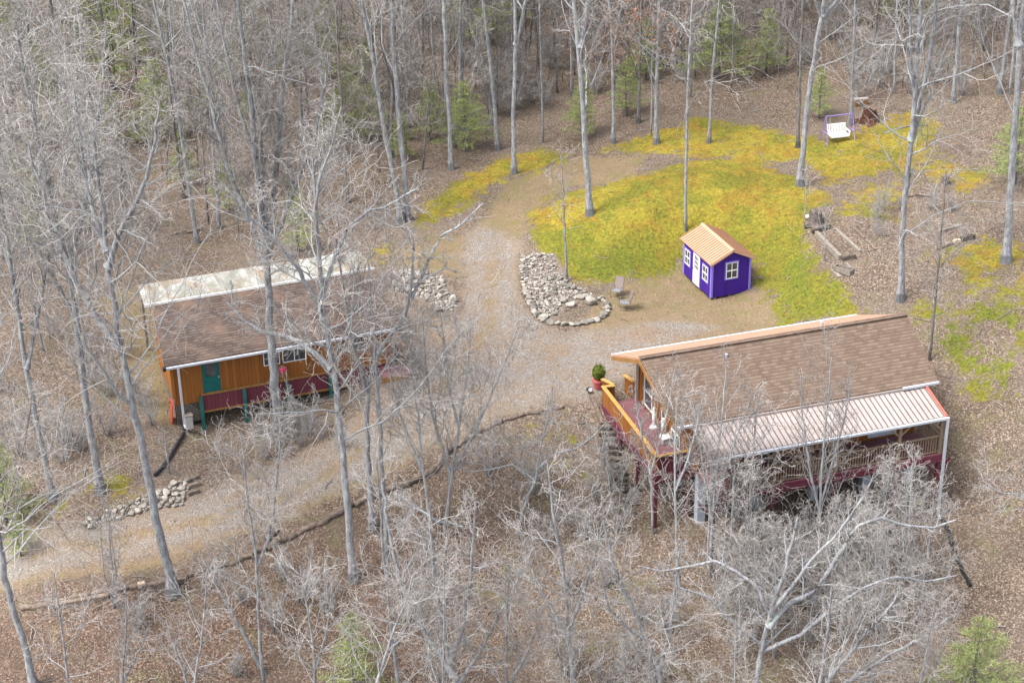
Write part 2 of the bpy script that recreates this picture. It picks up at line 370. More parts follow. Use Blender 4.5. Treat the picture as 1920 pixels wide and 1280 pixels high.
    mo = t.mix(t.ramp(t.math('ADD', t.math('MULTIPLY', n4, .4), t.math('MULTIPLY', n3, .6)), [(.54, (0, 0, 0)), (.7, (.6, .6, .6))]), mo, t.mix(.4, leaf, (.2, .15, .06)))
    big = t.math('MULTIPLY', t.math('SUBTRACT', t.noise(.55, v, 6, .7, .6), .5), 1.7)
    col = t.mix(edge(t.math('ADD', sp.outputs[1], big), .8), col, mo)
    col = t.mix(edge(sp2.outputs[1], .3), col, t.mix(.5, grav, (.15, .12, .1)))
    h = t.math('ADD', t.math('MULTIPLY', n3, .7), t.math('ADD', t.math('MULTIPLY', vc.outputs[1], .35), t.math('MULTIPLY', n4, .4)))
    return t.out(col, .95, h, .9, .09)

def bark_mat(name, dark, mid, pale, lich=(.33, .37, .33), rnd=.15):
    t = NT(name); v = t.coord('Object', (1, 1, .22)); v2 = t.coord('Object')
    f = t.noise(9, v, 6, .75); p = t.noise(1.7, v2, 5, .7); q = t.noise(5.0, v2, 3, .6)
    col = t.ramp(f, [(.34, dark), (.5, mid), (.66, pale)])
    col = t.mix(t.ramp(p, [(.5, (0, 0, 0)), (.68, (.75, .75, .75))]), col, lich)
    col = t.mix(t.ramp(q, [(.62, (0, 0, 0)), (.72, (.55, .55, .55))]), col, tuple(.5 * x for x in dark))
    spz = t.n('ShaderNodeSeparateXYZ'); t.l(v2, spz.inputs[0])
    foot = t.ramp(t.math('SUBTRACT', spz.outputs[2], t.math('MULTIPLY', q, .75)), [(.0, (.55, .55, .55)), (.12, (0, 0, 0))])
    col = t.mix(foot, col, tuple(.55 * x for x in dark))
    oi = t.n('ShaderNodeObjectInfo'); k = t.math('MULTIPLY_ADD', oi.outputs['Random'], 2 * rnd); k.node.inputs[2].default_value = 1 - rnd
    cc = t.n('ShaderNodeCombineColor')
    for i in range(3): t.l(k, cc.inputs[i])
    col = t.mix(1.0, col, cc.outputs[0], 'MULTIPLY')
    return t.out(col, .9, f, .6, .03)

def twig_mat(name, stops, rnd=.12):
    t = NT(name); g = t.n('ShaderNodeNewGeometry')
    col = t.ramp(g.outputs['Random Per Island'], stops)
    oi = t.n('ShaderNodeObjectInfo'); k = t.math('MULTIPLY_ADD', oi.outputs['Random'], 2 * rnd); k.node.inputs[2].default_value = 1 - rnd
    cc = t.n('ShaderNodeCombineColor')
    for i in range(3): t.l(k, cc.inputs[i])
    return t.out(t.mix(1.0, col, cc.outputs[0], 'MULTIPLY'), .9)

M = {}
M['ground'] = ground_mat()
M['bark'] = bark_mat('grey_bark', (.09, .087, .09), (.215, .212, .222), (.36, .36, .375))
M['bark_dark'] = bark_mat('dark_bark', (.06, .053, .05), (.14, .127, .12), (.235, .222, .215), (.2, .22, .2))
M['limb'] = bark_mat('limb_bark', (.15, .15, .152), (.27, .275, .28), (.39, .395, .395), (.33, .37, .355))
M['twig'] = twig_mat('pale_twigs', [(0, (.16, .14, .125)), (.5, (.3, .276, .255)), (1, (.45, .426, .402))])
M['twig_brown'] = twig_mat('brown_twigs', [(0, (.13, .105, .09)), (.5, (.245, .218, .197)), (1, (.36, .333, .31))])
M['needles'] = island('pine_needles', [(0, (.12, .16, .05)), (.5, (.23, .275, .09)), (1, (.35, .39, .16))])
M['oakleaf'] = island('dry_leaves', [(0, (.24, .09, .045)), (.5, (.38, .17, .085)), (1, (.5, .28, .17))])
M['litter'] = island('leaf_litter', [(0, (.052, .039, .032)), (.3, (.112, .078, .058)), (.6, (.16, .11, .08)), (.85, (.235, .165, .12)), (1, (.42, .345, .275))])
M['grass'] = tuft_mat('moss_tufts', .0)
M['grass_green'] = tuft_mat('green_tufts', .75)
M['straw'] = island('dry_grass', [(0, (.17, .14, .075)), (.6, (.32, .27, .165)), (1, (.42, .38, .27))])
M['rock'] = mottled('field_stone', (.15, .132, .108), (.325, .298, .26), 4, .9, rnd=.42, bump=.5)
M['shingle'] = shingles('brown_shingles', (.095, .065, .047), (.132, .092, .068), (.172, .126, .096))
M['shingle_old'] = shingles('weathered_shingles', (.05, .036, .03), (.09, .066, .056), (.145, .11, .092), (.16, .105, .075), .85)
M['peach'] = mottled('peach_metal', (.4, .235, .15), (.45, .275, .185), 1.2, .5, bump=.02)
M['peach_tan'] = mottled('peach_tan_metal', (.34, .2, .135), (.39, .24, .165), 1.2, .6, bump=.02)
M['shaded_peach_rib'] = mottled('shaded_peach_rib', (.27, .14, .085), (.31, .165, .105), 2, .5, bump=.02)  # darker than the roof sheets: rib shade put into the colour
M['stair'] = mottled('dark_damp_timber', (.045, .036, .03), (.13, .108, .088), 5, .95, rnd=.2, bump=.7)
M['porch_metal'] = mottled('pale_pink_metal', (.3, .25, .228), (.35, .3, .275), 1.0, .5, bump=.02)
M['rib'] = mottled('rib_shadow_metal', (.1, .082, .078), (.135, .11, .105), 2, .6, bump=.02)  # dark against the panels, painting in the shade along each rib
M['gutter'] = mottled('white_gutter', (.36, .37, .41), (.46, .47, .51), 2, .45, bump=.02)
M['wood'] = boards('stained_boards', (.16, .054, .012), (.29, .115, .027), .2, 'XY')
M['cap'] = mottled('golden_wood', (.36, .185, .05), (.47, .27, .085), 3, .6, (1, 1, 1))
M['trimwood'] = mottled('trim_wood', (.2, .1, .032), (.29, .155, .055), 3, .7)
M['maroon'] = boards('maroon_boards', (.13, .055, .064), (.21, .1, .11), .145, 'Y')
M['maroon_p'] = mottled('maroon_paint', (.095, .02, .034), (.14, .036, .052), 4, .6)
M['maroon_v'] = boards('maroon_vertical_boards', (.1, .024, .034), (.155, .042, .055), .2, 'X')
M['redtrim'] = mottled('red_trim', (.5, .09, .06), (.6, .14, .1), 4, .5)
M['greywood'] = mottled('weathered_grey_wood', (.13, .11, .092), (.27, .238, .2), 6, .85, (1, 1, 1), rnd=.15)
M['porchwood'] = mottled('porch_wood', (.15, .105, .068), (.24, .18, .12), 5, .8, (1, 1, 1))
M['logwood'] = mottled('old_log', (.07, .05, .04), (.24, .19, .15), 5, .95, (1, 1, 1), rnd=.15, bump=.7)
M['teal'] = mottled('teal_paint', (.01, .1, .09), (.016, .15, .13), 3, .55)
M['tealdoor'] = mottled('dark_teal_paint', (.008, .085, .08), (.012, .115, .105), 3, .5)
M['purple'] = boards('purple_siding', (.035, .01, .165), (.05, .016, .23), .2, 'XY', .5)
M['lilac'] = mottled('lilac_trim', (.19, .145, .52), (.24, .19, .58), 3, .55, bump=.02)
M['violet'] = mottled('violet_paint', (.21, .14, .36), (.28, .2, .44), 4, .5, bump=.05)
M['white'] = mottled('white_paint', (.74, .73, .71), (.82, .81, .79), 4, .5, bump=.02)
M['black'] = mottled('black_plastic', (.012, .012, .014), (.03, .03, .034), 6, .5)
M['pink'] = mottled('pink_plastic', (.6, .04, .13), (.7, .07, .18), 4, .5)
M['red'] = mottled('red_plastic', (.6, .03, .02), (.68, .06, .04), 3, .4)
M['conc'] = mottled('concrete', (.3, .29, .27), (.42, .41, .39), 3, .9)
M['bluegrey'] = mottled('blue_grey_board', (.34, .38, .44), (.45, .5, .56), 2, .8)
M['dark'] = mottled('painted_void_shade', (.02, .018, .016), (.04, .035, .03), 2, .95)  # near-black colour for painted shade below the cottage floor
M['sling'] = mottled('taupe_sling', (.17, .13, .12), (.22, .175, .16), 12, .8)
M['slinggrey'] = mottled('grey_sling', (.16, .165, .185), (.22, .225, .25), 12, .8)
M['metalframe'] = mottled('bronze_tube', (.13, .1, .085), (.2, .16, .135), 6, .5)
M['pot'] = mottled('rose_pot', (.36, .07, .075), (.47, .12, .12), 4, .7)
M['shrub'] = island('shrub_leaves', [(0, (.03, .055, .008)), (.5, (.09, .12, .015)), (1, (.2, .21, .03))])
M['rust'] = mottled('red_brown_rot', (.03, .018, .014), (.12, .048, .028), 5, .95, bump=.8)
M['stumpgrey'] = mottled('grey_stump', (.07, .055, .05), (.2, .17, .15), 6, .95, bump=.8)
M['tan'] = mottled('tan_board', (.45, .33, .22), (.55, .43, .3), 3, .8)
def glass():
    t = NT('window_glass'); v = t.coord('Object'); f = t.noise(1.3, v, 4, .6)
    m = t.out(t.ramp(f, [(.3, (.02, .025, .03)), (.7, (.09, .1, .11))]), .12); t.b.inputs['Specular IOR Level'].default_value = .6; return m
M['glass'] = glass()
def patio_metal():
    t = NT('stained_white_metal'); v = t.coord('Object', (1, .28, 1)); n = t.noise(2.2, v, 6, .8, .6); n2 = t.noise(1.1, t.coord('Object', (1, .5, 1)), 4, .6)
    v3 = t.coord('Object'); sp = t.n('ShaderNodeSeparateXYZ'); t.l(v3, sp.inputs[0])
    fr = t.math('FRACT', t.math('DIVIDE', sp.outputs[0], .17))
    cb = t.n('ShaderNodeCombineXYZ'); t.l(t.math('FLOOR', t.math('DIVIDE', sp.outputs[0], .34)), cb.inputs[0]); t.l(t.math('FLOOR', t.math('DIVIDE', sp.outputs[1], 1.45)), cb.inputs[1])
    wn = t.n('ShaderNodeTexWhiteNoise', noise_dimensions='2D'); t.l(cb.outputs[0], wn.inputs['Vector'])
    n = t.math('ADD', t.math('MULTIPLY', n, .75), t.math('MULTIPLY', wn.outputs['Value'], .22))
    col = t.ramp(n, [(.3, (.17, .165, .14)), (.46, (.28, .27, .245)), (.6, (.385, .37, .345))])
    col = t.mix(t.ramp(n2, [(.5, (0, 0, 0)), (.6, (.75, .75, .75))]), col, (.19, .13, .07))
    col = t.mix(t.ramp(t.noise(1.6, t.coord('Object', (1, .4, 2)), 5, .7), [(.48, (0, 0, 0)), (.58, (.7, .7, .7))]), col, (.18, .185, .15))
    col = t.mix(t.math('MULTIPLY', t.math('LESS_THAN', fr, .16), .25), col, (.2, .21, .19))
    return t.out(col, .5, fr, .3, .02)
M['patio'] = patio_metal()

# ------------------------------------------------------------------ ground object
idx = np.arange(len(GV)).reshape(len(ny), len(nx))
GF = np.stack([idx[:-1, :-1], idx[:-1, 1:], idx[1:, 1:], idx[1:, :-1]], -1).reshape(-1, 4)
gme = mesh_np('ground', GV, GF, M['ground'], True)
for nm, ch in (('zone', (zg, zm, zd)), ('zone_track', (z_track, z_mid, z_mid * 0)), ('zone_extra', (zn, zr, poly_soft(GP, wpoly([(-90, 1160), (300, 1100), (640, 985), (900, 880), (960, 1000), (940, 1330), (-90, 1330)]), 2.5)))):
    ca = gme.color_attributes.new(nm, 'FLOAT_COLOR', 'POINT')
    ca.data.foreach_set('color', np.stack([*ch, np.ones(len(GV))], -1).astype(np.float32).ravel())
go = link('ground', gme); go['kind'] = 'structure'

# ------------------------------------------------------------------ windows
def window_x(parent, x, y0, y1, z0, z1, face, frame='white', rows=2, cols=1, trim=None, name='window', w=.06):
    """window on a plane x = const looking along face*X; sub-part pane"""
    f = MB()
    for a, b, c, d in ((y0, y1, z0, z0 + w), (y0, y1, z1 - w, z1), (y0, y0 + w, z0 + w, z1 - w), (y1 - w, y1, z0 + w, z1 - w)):
        f.box(min(x, x + face * .05), max(x, x + face * .05), a, b, c, d)
    for r in range(1, rows):
        z = z0 + (z1 - z0) * r / rows; h = .03 if rows == 2 else .018; f.box(min(x, x + face * .042), max(x, x + face * .042), y0 + w, y1 - w, z - h, z + h)
    for c in range(1, cols):
        y = y0 + (y1 - y0) * c / cols; f.box(min(x, x + face * .038), max(x, x + face * .038), y - .018, y + .018, z0 + w, z1 - w)
    o = f.build(name, M[frame], parent)
    g = MB(); g.box(min(x - face * .03, x + face * .02), max(x - face * .03, x + face * .02), y0 + w, y1 - w, z0 + w, z1 - w); g.build('pane', M['glass'], o)
    return o
def window_y(parent, y, x0, x1, z0, z1, frame='white', rows=2, cols=1, name='window', w=.06, pane='glass'):
    f = MB()
    for a, b, c, d in ((x0, x1, z0, z0 + w), (x0, x1, z1 - w, z1), (x0, x0 + w, z0 + w, z1 - w), (x1 - w, x1, z0 + w, z1 - w)): f.box(a, b, y - .05, y, c, d)
    for r in range(1, rows):
        z = z0 + (z1 - z0) * r / rows; h = .03 if rows == 2 else .018; f.box(x0 + w, x1 - w, y - .042, y, z - h, z + h)
    for c in range(1, cols):
        x = x0 + (x1 - x0) * c / cols; f.box(x - .018, x + .018, y - .038, y, z0 + w, z1 - w)
    o = f.build(name, M[frame], parent)
    g = MB(); g.box(x0 + w, x1 - w, y - .02, y + .03, z0 + w, z1 - w); g.build('pane', M[pane], o)
    return o

# ------------------------------------------------------------------ the big house
def build_house():
    R = empty('timber_house', (HX, HY, 0), HYAW, 'large brown shingled house on maroon stilts with a pale ribbed porch roof and side deck', 'house')
    s1, s2 = 1.68 / 3.98, 1.84 / 4.1
    w = MB(); w.prism([(1.3, -3.75, -.1), (1.3, 3.84, -.1), (1.3, 3.84, 4.3 - s2 * 3.84), (1.3, 0, 4.3), (1.3, -3.75, 4.3 - s1 * 3.75)], (11.6, 0, 0))
    for y in (3.78, 3.05, 1.75, .7, -.55, -1.8, -3.69):
        zt = 4.25 - (s2 if y > 0 else s1) * abs(y); w.box(1.26, 1.3, y - .06, y + .06, -.05, zt)
    for x in (3.6, 6.2, 9.1, 11.9): w.box(x - .06, x + .06, -3.79, -3.75, 0, 2.6)
    w.build('wall', M['wood'], R)
    # roofs
    r = MB(); r.hexa([(.13, -4.0, 2.68), (13.78, -4.0, 2.68), (14.1, 0, 4.36), (-.2, 0, 4.36), (.13, -4.0, 2.81), (13.78, -4.0, 2.81), (14.1, 0, 4.5), (-.2, 0, 4.5)])
    r.build('roof', M['shingle'], R)
    r = MB(); r.hexa([(-.2, .003, 4.36), (14.1, .003, 4.36), (13.6, 4.1, 2.52), (-.05, 4.1, 2.52), (-.2, .003, 4.503), (14.1, .003, 4.503), (13.6, 4.1, 2.66), (-.05, 4.1, 2.66)])
    r.build('rear_roof', M['peach_tan'], R)
    for (p, q) in (((-.23, .0, 4.30), (.1, -4.0, 2.62)), ((-.23, .02, 4.30), (-.08, 4.1, 2.46)), ((14.13, 0, 4.30), (13.81, -4.0, 2.62)), ((14.13, .02, 4.30), (13.63, 4.1, 2.46))):
        t = MB(); t.bar(p, q, .05, .2); t.build('rake_board', M['trimwood'], R)
    m = MB(); m.bar((-.2, .0, 4.53), (14.1, .0, 4.53), .3, .03); m.build('ridge_cap', M['shingle'], R)
    for (x0, x1, y, z) in ((.05, .95, -4.07, 2.76), (11.85, 13.82, -4.07, 2.76), (-.08, 13.62, 4.17, 2.6)):
        g = MB(); g.box(x0, x1, y - .06, y + .06, z - .07, z + .06); g.build('gutter', M['gutter'], R, .012)
    for x, y in ((4.0, -.72), (10.4, 1.9)):
        z = 4.5 - (s1 if y < 0 else s2) * abs(y)
        v = MB(); v.tube([(x, y, z - .05), (x, y, z + .12)], .055); v.tube([(x, y, z + .11), (x, y, z + .17)], .075); v.build('roof_vent', M['bluegrey'], R)
    # porch roof
    p = MB(); p.hexa([(.92, -6.12, 2.06), (13.1, -6.12, 2.06), (13.1, -3.98, 2.6), (.92, -3.98, 2.6), (.92, -6.12, 2.1), (13.1, -6.12, 2.1), (13.1, -3.98, 2.64), (.92, -3.98, 2.64)])
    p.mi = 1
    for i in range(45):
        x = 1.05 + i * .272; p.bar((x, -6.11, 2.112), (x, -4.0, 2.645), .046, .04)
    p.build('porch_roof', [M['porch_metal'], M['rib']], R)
    m = MB(); m.bar((.97, -4.02, 2.7), (11.84, -4.02, 2.7), .1, .1); m.build('flashing', M['porch_metal'], R)
    m = MB(); m.bar((13.13, -6.15, 2.1), (13.13, -4.0, 2.66), .09, .14); m.build('porch_trim', M['redtrim'], R)
    m = MB(); m.bar((.93, -6.12, 2.08), (.93, -3.98, 2.62), .05, .12); m.build('rake_board', M['porch_metal'], R)
    g = MB(); g.box(.85, 13.25, -6.27, -6.14, 1.96, 2.08)
    for i in range(15): g.box(1.2 + i * .82, 1.25 + i * .82, -6.27, -6.1, 2.08, 2.1)
    g.build('gutter', M['gutter'], R, .012)
    for x, y, z1 in ((13.17, -6.22, None), (1.0, -6.22, None)):
        P = frame_pt(HF, x, y, 0); z0 = gz(P[0], P[1]) + .1
        d = MB(); d.box(x - .06, x + .06, y - .05, y + .05, z0, 1.97); d.bar((x, y, z0 + .05), (x, y - .25, z0 - .05), .11); d.build('downspout', M['gutter'], R)
    d = MB(); d.box(1.17, 1.25, 3.86, 3.94, 0, 2.5); d.build('downspout', M['gutter'], R)
    # porch
    f = MB(); f.box(1.3, 13.15, -6.05, -3.76, -.1, 0); f.build('porch_floor', M['maroon'], R)
    b = MB(); b.box(1.2, 13.2, -6.1, -6.05, -.42, -.02); b.box(13.15, 13.2, -6.05, -3.76, -.42, -.02); b.build('porch_beam', M['maroon_p'], R)
    for x in (1.25, 4.3, 7.5, 10.8, 13.02):
        P = frame_pt(HF, x, -5.97, 0); z0 = gz(P[0], P[1])
        m = MB(); m.box(x - .075, x + .075, -6.045, -5.895, 0, 2.05); m.build('porch_post', M['porchwood'], R)
        m = MB(); m.box(x - .08, x + .08, -6.05, -5.89, z0 - .2, -.1); m.build('stilt', M['maroon_p'], R)
        for sgn in (-1, 1):
            if 1.3 < x + sgn * .8 < 13.1:
                m = MB(); m.bar((x + sgn * .06, -5.97, 1.4), (x + sgn * .8, -5.97, 2.06), .09); m.build('brace', M['porchwood'], R)
            m = MB(); m.bar((x + sgn * .06, -5.9, -1.2), (x + sgn * .7, -5.9, -.42), .09); m.build('brace', M['maroon_p'], R)
    xs = [1.25, 4.3, 7.5, 10.8, 13.02]
    for x0, x1 in zip(xs[:-1], xs[1:]):
        m = MB(); m.box(x0 + .08, x1 - .08, -6.02, -5.92, .95, 1.0); m.box(x0 + .08, x1 - .08, -6.0, -5.94, .1, .15)
        n = int((x1 - x0 - .16) / .135)
        for i in range(1, n): 
            x = x0 + .08 + (x1 - x0 - .16) * i / n; m.box(x - .02, x + .02, -5.99, -5.95, .15, .95)
        m.build('railing', M['porchwood'], R)
    m = MB(); m.box(12.97, 13.07, -5.89, -3.8, .95, 1.0); m.box(12.99, 13.05, -5.89, -3.8, .1, .15)
    for i in range(1, 16): y = -5.89 + 2.09 * i / 16; m.box(13.0, 13.04, y - .02, y + .02, .15, .95)
    m.build('railing', M['porchwood'], R)
    # porch wall openings and the pale blue board seen under the roof
    window_y(R, -3.75, 2.1, 3.1, .7, 1.9); window_y(R, -3.75, 6.7, 7.7, .6, 1.9)
    window_y(R, -3.75, 4.5, 5.6, .02, 2.05, rows=1, cols=2, name='patio_door')
    m = MB(); m.box(10.3, 11.85, -3.84, -3.76, .15, .85); m.build('wall_panel', M['bluegrey'], R, .02)
    # windows and door of the gable
    window_x(R, 1.3, 1.9, 2.98, .2, 1.9, -1, rows=2); window_x(R, 1.3, -1.75, -.65, -.02, .75, -1, rows=1, cols=2)
    window_x(R, 1.3, .1, .62, .1, 1.9, -1, rows=1, name='door')
    # under the house
    for x in (1.6, 4.6, 7.6, 10.4, 12.7):
        for y in (-3.65, -1.2):
            P = frame_pt(HF, x, y, 0); z0 = gz(P[0], P[1])
            if z0 < -.5: m = MB(); m.box(x - .2, x + .2, y - .2, y + .2, z0 - .2, -.1); m.build('pier', M['bluegrey' if y < -2 else 'conc'], R)
    # side deck
    f = MB(); f.box(-.6, 1.255, -3.35, 4.02, -.1, 0); f.build('deck_floor', M['maroon'], R)
    b = MB(); b.box(-.65, -.6, -3.4, 4.02, -.5, -.01); b.box(-.6, 1.3, -3.4, -3.35, -.5, -.01); b.build('deck_beam', M['maroon_p'], R)
    for y0, y1 in ((3.98, .76), (.68, -1.3), (-1.38, -3.3)):
        m = MB(); m.box(-.6, -.55, y1, y0, .04, .93); m.build('rail_panel', M['wood'], R)
    m = MB(); m.box(-.5, 1.24, -3.35, -3.3, .04, .93); m.build('rail_panel', M['maroon_v'], R)
    for y in (3.98, .72, -1.34, -3.32):
        m = MB(); m.box(-.6, -.5, y - .05, y + .05, -.05, .95); m.build('rail_post', M['wood'], R)
    for p, q in (((-.56, 4.08, .97), (-.56, -3.42, .97)), ((-.44, -3.33, .973), (1.24, -3.33, .973)), ((-.44, 3.98, .973), (.02, 3.92, .973)), ((-.34, 4.8, .97), (.0, 4.05, .967)), ((.88, 4.85, .97), (1.1, 3.95, .97))):
        m = MB(); m.bar(p, q, .2, .05); m.build('rail_cap', M['cap'], R)
    for p, q in (((-.44, 3.98, 0), (.0, 3.92, 0)), ((-.32, 4.78, 0), (-.02, 4.1, 0)), ((.9, 4.8, 0), (1.09, 4.0, 0))):
        P = np.array(p, float); Q = np.array(q, float); m = MB(); m.prism([P, Q, Q + [0, 0, .94], P + [0, 0, .94]], (.05, .02, 0)); m.build('rail_panel', M['wood'], R)
    for y in (1.5, -.95, -3.25):
        P = frame_pt(HF, -.55, y, 0); z0 = gz(P[0], P[1])
        m = MB(); m.box(-.63, -.47, y - .08, y + .08, z0 - .2, -.1); m.build('stilt', M['maroon_p'], R)
        m = MB(); m.bar((-.55, y + .08, -1.1 if z0 < -1.2 else z0 + .2), (-.55, y + .75, -.45), .1); m.build('brace', M['maroon_p'], R)
        P = frame_pt(HF, 1.1, y, 0); z0 = gz(P[0], P[1])
        if z0 < -.3: m = MB(); m.box(1.02, 1.18, y - .08, y + .08, z0 - .2, -.1); m.build('stilt', M['maroon_p'], R)
build_house()

# ------------------------------------------------------------------ the cottage
def build_cottage():
    R = empty('hillside_cottage', (CX, CY, 0), CYAW, 'small orange cottage with teal door, teal stilts and stained white rear roof', 'house')
    w = MB(); w.prism([(.35, .35, .5), (.35, 4.6, .5), (.35, 4.6, 3.8), (.35, 4.4, 3.84), (.35, .35, 2.52)], (11.6, 0, 0)); w.mi = 0
    for x in (.42, 1.84, 2.86, 5.0, 7.5, 9.4, 11.85): w.box(x - .05, x + .05, .31, .35, .6, 2.5)
    w.box(.3, .35, .35, .47, .5, 2.5)
    w.box(.4, 1.7, .35, .42, .12, .5)
    w.build('wall', M['wood'], R)
    r = MB(); r.hexa([(0, -.02, 2.5), (12.25, -.02, 2.5), (12.35, 4.4, 3.88), (.28, 4.4, 3.88), (0, -.02, 2.62), (12.25, -.02, 2.62), (12.35, 4.4, 4.0), (.28, 4.4, 4.0)])
    r.build('roof', M['shingle_old'], R)
    for p, q in (((.02, 0, 2.5), (.26, 4.4, 3.86)), ((12.26, 0, 2.5), (12.36, 4.4, 3.86))): t = MB(); t.bar(p, q, .05, .16); t.build('rake_board', M['trimwood'], R)
    r = MB(); r.hexa([(-.05, 4.42, 3.98), (12.3, 4.42, 3.98), (12.25, 7.2, 3.92), (.02, 7.2, 3.92), (-.05, 4.42, 4.02), (12.3, 4.42, 4.02), (12.25, 7.2, 3.96), (.02, 7.2, 3.96)])
    for i in range(72): x = .1 + i * .17; r.bar((x, 4.45, 4.025), (x, 7.18, 3.965), .03, .02)
    r.build('rear_roof', M['patio'], R)
    m = MB(); m.bar((-.07, 4.39, 4.03), (12.31, 4.39, 4.03), .05, .16); m.build('ridge_cap', M['white'], R)
    g = MB(); g.box(.05, 12.25, -.16, -.03, 2.46, 2.58); g.build('gutter', M['gutter'], R, .012)
    for x, z0 in ((.66, -.92),):
        d = MB(); d.bar((x, -.1, 2.48), (x + .02, -.1, z0 + .1), .11); d.bar((x + .02, -.1, z0 + .14), (x + .05, -.3, z0), .11); d.build('downspout', M['gutter'], R)
    b = MB(); b.box(-.1, .05, -.2, .02, 2.42, 2.64); b.build('floodlight', M['black'], R, .02)
    # door
    d = MB()
    d.box(1.9, 2.8, .28, .35, .6, .7); d.box(1.9, 2.08, .28, .35, .7, 2.45); d.box(2.62, 2.8, .28, .35, .7, 2.45); d.box(2.08, 2.62, .28, .35, 2.3, 2.45); d.box(2.08, 2.62, .29, .35, .7, 1.45)
    o = d.build('door', M['tealdoor'], R)
    g = MB(); g.box(2.08, 2.62, .32, .36, 1.45, 2.3); g.build('pane', M['glass'], o)
    h = MB(); h.tube([(2.72, .28, 1.4), (2.72, .22, 1.4)], .035); h.build('handle', M['conc'], o)
    window_y(R, .35, 5.1, 5.95, 1.5, 2.42, rows=1, w=.035); window_y(R, .35, 6.1, 7.35, 1.5, 2.42, rows=1, cols=2, w=.035); window_y(R, .35, 9.6, 10.6, 1.45, 2.35, w=.035)
    m = MB(); m.box(1.72, 12.0, .22, .31, .48, .58); m.box(1.72, 12.0, .24, .33, -.52, -.42); m.build('floor_trim', M['trimwood'], R)
    m = MB(); m.box(1.74, 11.95, .27, .33, -.42, .48); m.build('skirt', M['maroon_v'], R)
    for x in (1.7, 3.94, 6.19, 8.47, 10.7):
        P = frame_pt(CF, x, .12, 0); z0 = gz(P[0], P[1])
        m = MB(); m.box(x - .07, x + .07, .06, .2, z0 - .2, .47); m.build('post', M['teal'], R)
    # lattice and the shade painted in below the floor
    l = MB()
    for i in range(-9, 12):
        for s in (1, -1):
            x = .55 + i * .14; z0, z1 = -.95, .12
            a, b2 = (x, z0), (x + s * (z1 - z0), z1)
            pts = []
            for tt in np.linspace(0, 1, 25):
                xx = a[0] + (b2[0] - a[0]) * tt; zz = a[1] + (b2[1] - a[1]) * tt
                if .46 <= xx <= 1.62: pts.append((xx, zz))
            if len(pts) > 2: l.bar((pts[0][0], .38 + .012 * s, pts[0][1]), (pts[-1][0], .38 + .012 * s, pts[-1][1]), .035, .012, (0, 1, 0))
    bk = MB(); bk.box(.46, 1.62, .47, .5, -1.2, .1); bk.build('crawl_shade_panel', M['dark'], R)  # added dark sheet standing in for the shade behind the lattice
    l.box(.42, .46, .36, .42, -.95, .12); l.box(1.62, 1.66, .36, .42, -.95, .12)
    l.build('lattice', M['greywood'], R)
    m = MB(); m.box(.5, 11.8, 2.2, 2.4, -2.0, .48); m.build('foundation', M['dark'], R)  # back wall coloured near-black to paint in the underfloor shade
    m = MB(); m.box(.42, .5, .5, 4.6, -1.2, .5); m.build('foundation', M['logwood'], R); m = MB(); m.box(11.8, 11.9, .8, 4.6, -1.2, .5); m.build('foundation', M['logwood'], R)
    for x in (.2, 4.2, 8.2, 12.1):
        P = frame_pt(CF, x, 7.05, 0); m = MB(); m.box(x - .06, x + .06, 6.99, 7.11, gz(P[0], P[1]) - .2, 3.93); m.build('rear_post', M['greywood'], R)
    # entry deck and awning at the right end
    m = MB(); m.box(11.0, 12.5, -1.0, .2, .22, .32); m.build('entry_deck', M['maroon'], R)
    m = MB(); m.box(11.0, 12.5, -1.04, -1.0, .04, .3); m.build('deck_beam', M['trimwood'], R)
    for i in range(4):
        m = MB(); m.box(12.5 + i * .27, 12.78 + i * .27, -.95, .15, .1 - .14 * i, .16 - .14 * i); m.build('step', M['maroon'], R)
    m = MB(); m.hexa([(11.95, .5, 1.45), (12.75, .5, 1.1), (12.75, 2.0, 1.1), (11.95, 2.0, 1.45), (11.95, .5, 1.5), (12.75, .5, 1.15), (12.75, 2.0, 1.15), (11.95, 2.0, 1.5)]); m.build('awning', M['peach'], R)
    for y in (.6, 1.9):
        P = frame_pt(CF, 12.65, y, 0); m = MB(); m.box(12.6, 12.7, y - .05, y + .05, gz(P[0], P[1]) - .1, 1.13); m.build('awning_post', M['trimwood'], R)
build_cottage()
def on_c(a, b, z=None):
    P = frame_pt(CF, a, b, 0); P[2] = gz(P[0], P[1]) if z is None else z; return P

P = on_c(.25, -.25); o = empty('utility_box', P, CYAW, 'pale grey utility cabinet beside the cottage downspout and lattice', 'cabinet')
m = MB(); m.box(.45, .85, -.1, .2, 0, .75); m.build('body', M['conc'], o, .02); m = MB(); m.box(.43, .87, -.13, .23, .75, .79); m.build('lid', M['greywood'], o)
P = on_c(.18, .2); o = empty('plastic_sled', P, CYAW, 'bright red plastic sled leaning upright on the left corner of the cottage', 'sled')
m = MB(); m.prism([(-.04, .05, 0), (.02, .55, 0), (.05, .62, .25), (.1, .62, 1.15), (.1, .5, 1.3), (.1, .15, 1.3), (.06, .0, 1.15), (-.02, -.02, .25)], (-.05, 0, 0)); m.build('body', M['red'], o, .02)
m = MB(); m.tube([(.05, .1, 1.1), (-.06, .3, 1.2), (.05, .5, 1.1)], .015); m.build('rope', M['black'], o)
P = on_c(6.02, .12, 1.05); o = empty('hanging_planter', P, CYAW, 'pink hanging planter with trailing dry stems against the cottage wall', 'planter')
m = MB(); m.tube([(0, 0, -.02), (0, 0, .12), (0, 0, .3)], [.14, .19, .22], 12); m.build('pot', M['pink'], o)
m = MB(); m.tube([(.0, .19, .3), (0, .02, .75), (0, .22, .78)], .01, 5); m.tube([(.15, -.05, .3), (0, .02, .75)], .006, 4); m.tube([(-.15, -.05, .3), (0, .02, .75)], .006, 4); m.build('hanger', M['black'], o)
rg = np.random.default_rng(5); m = MB()
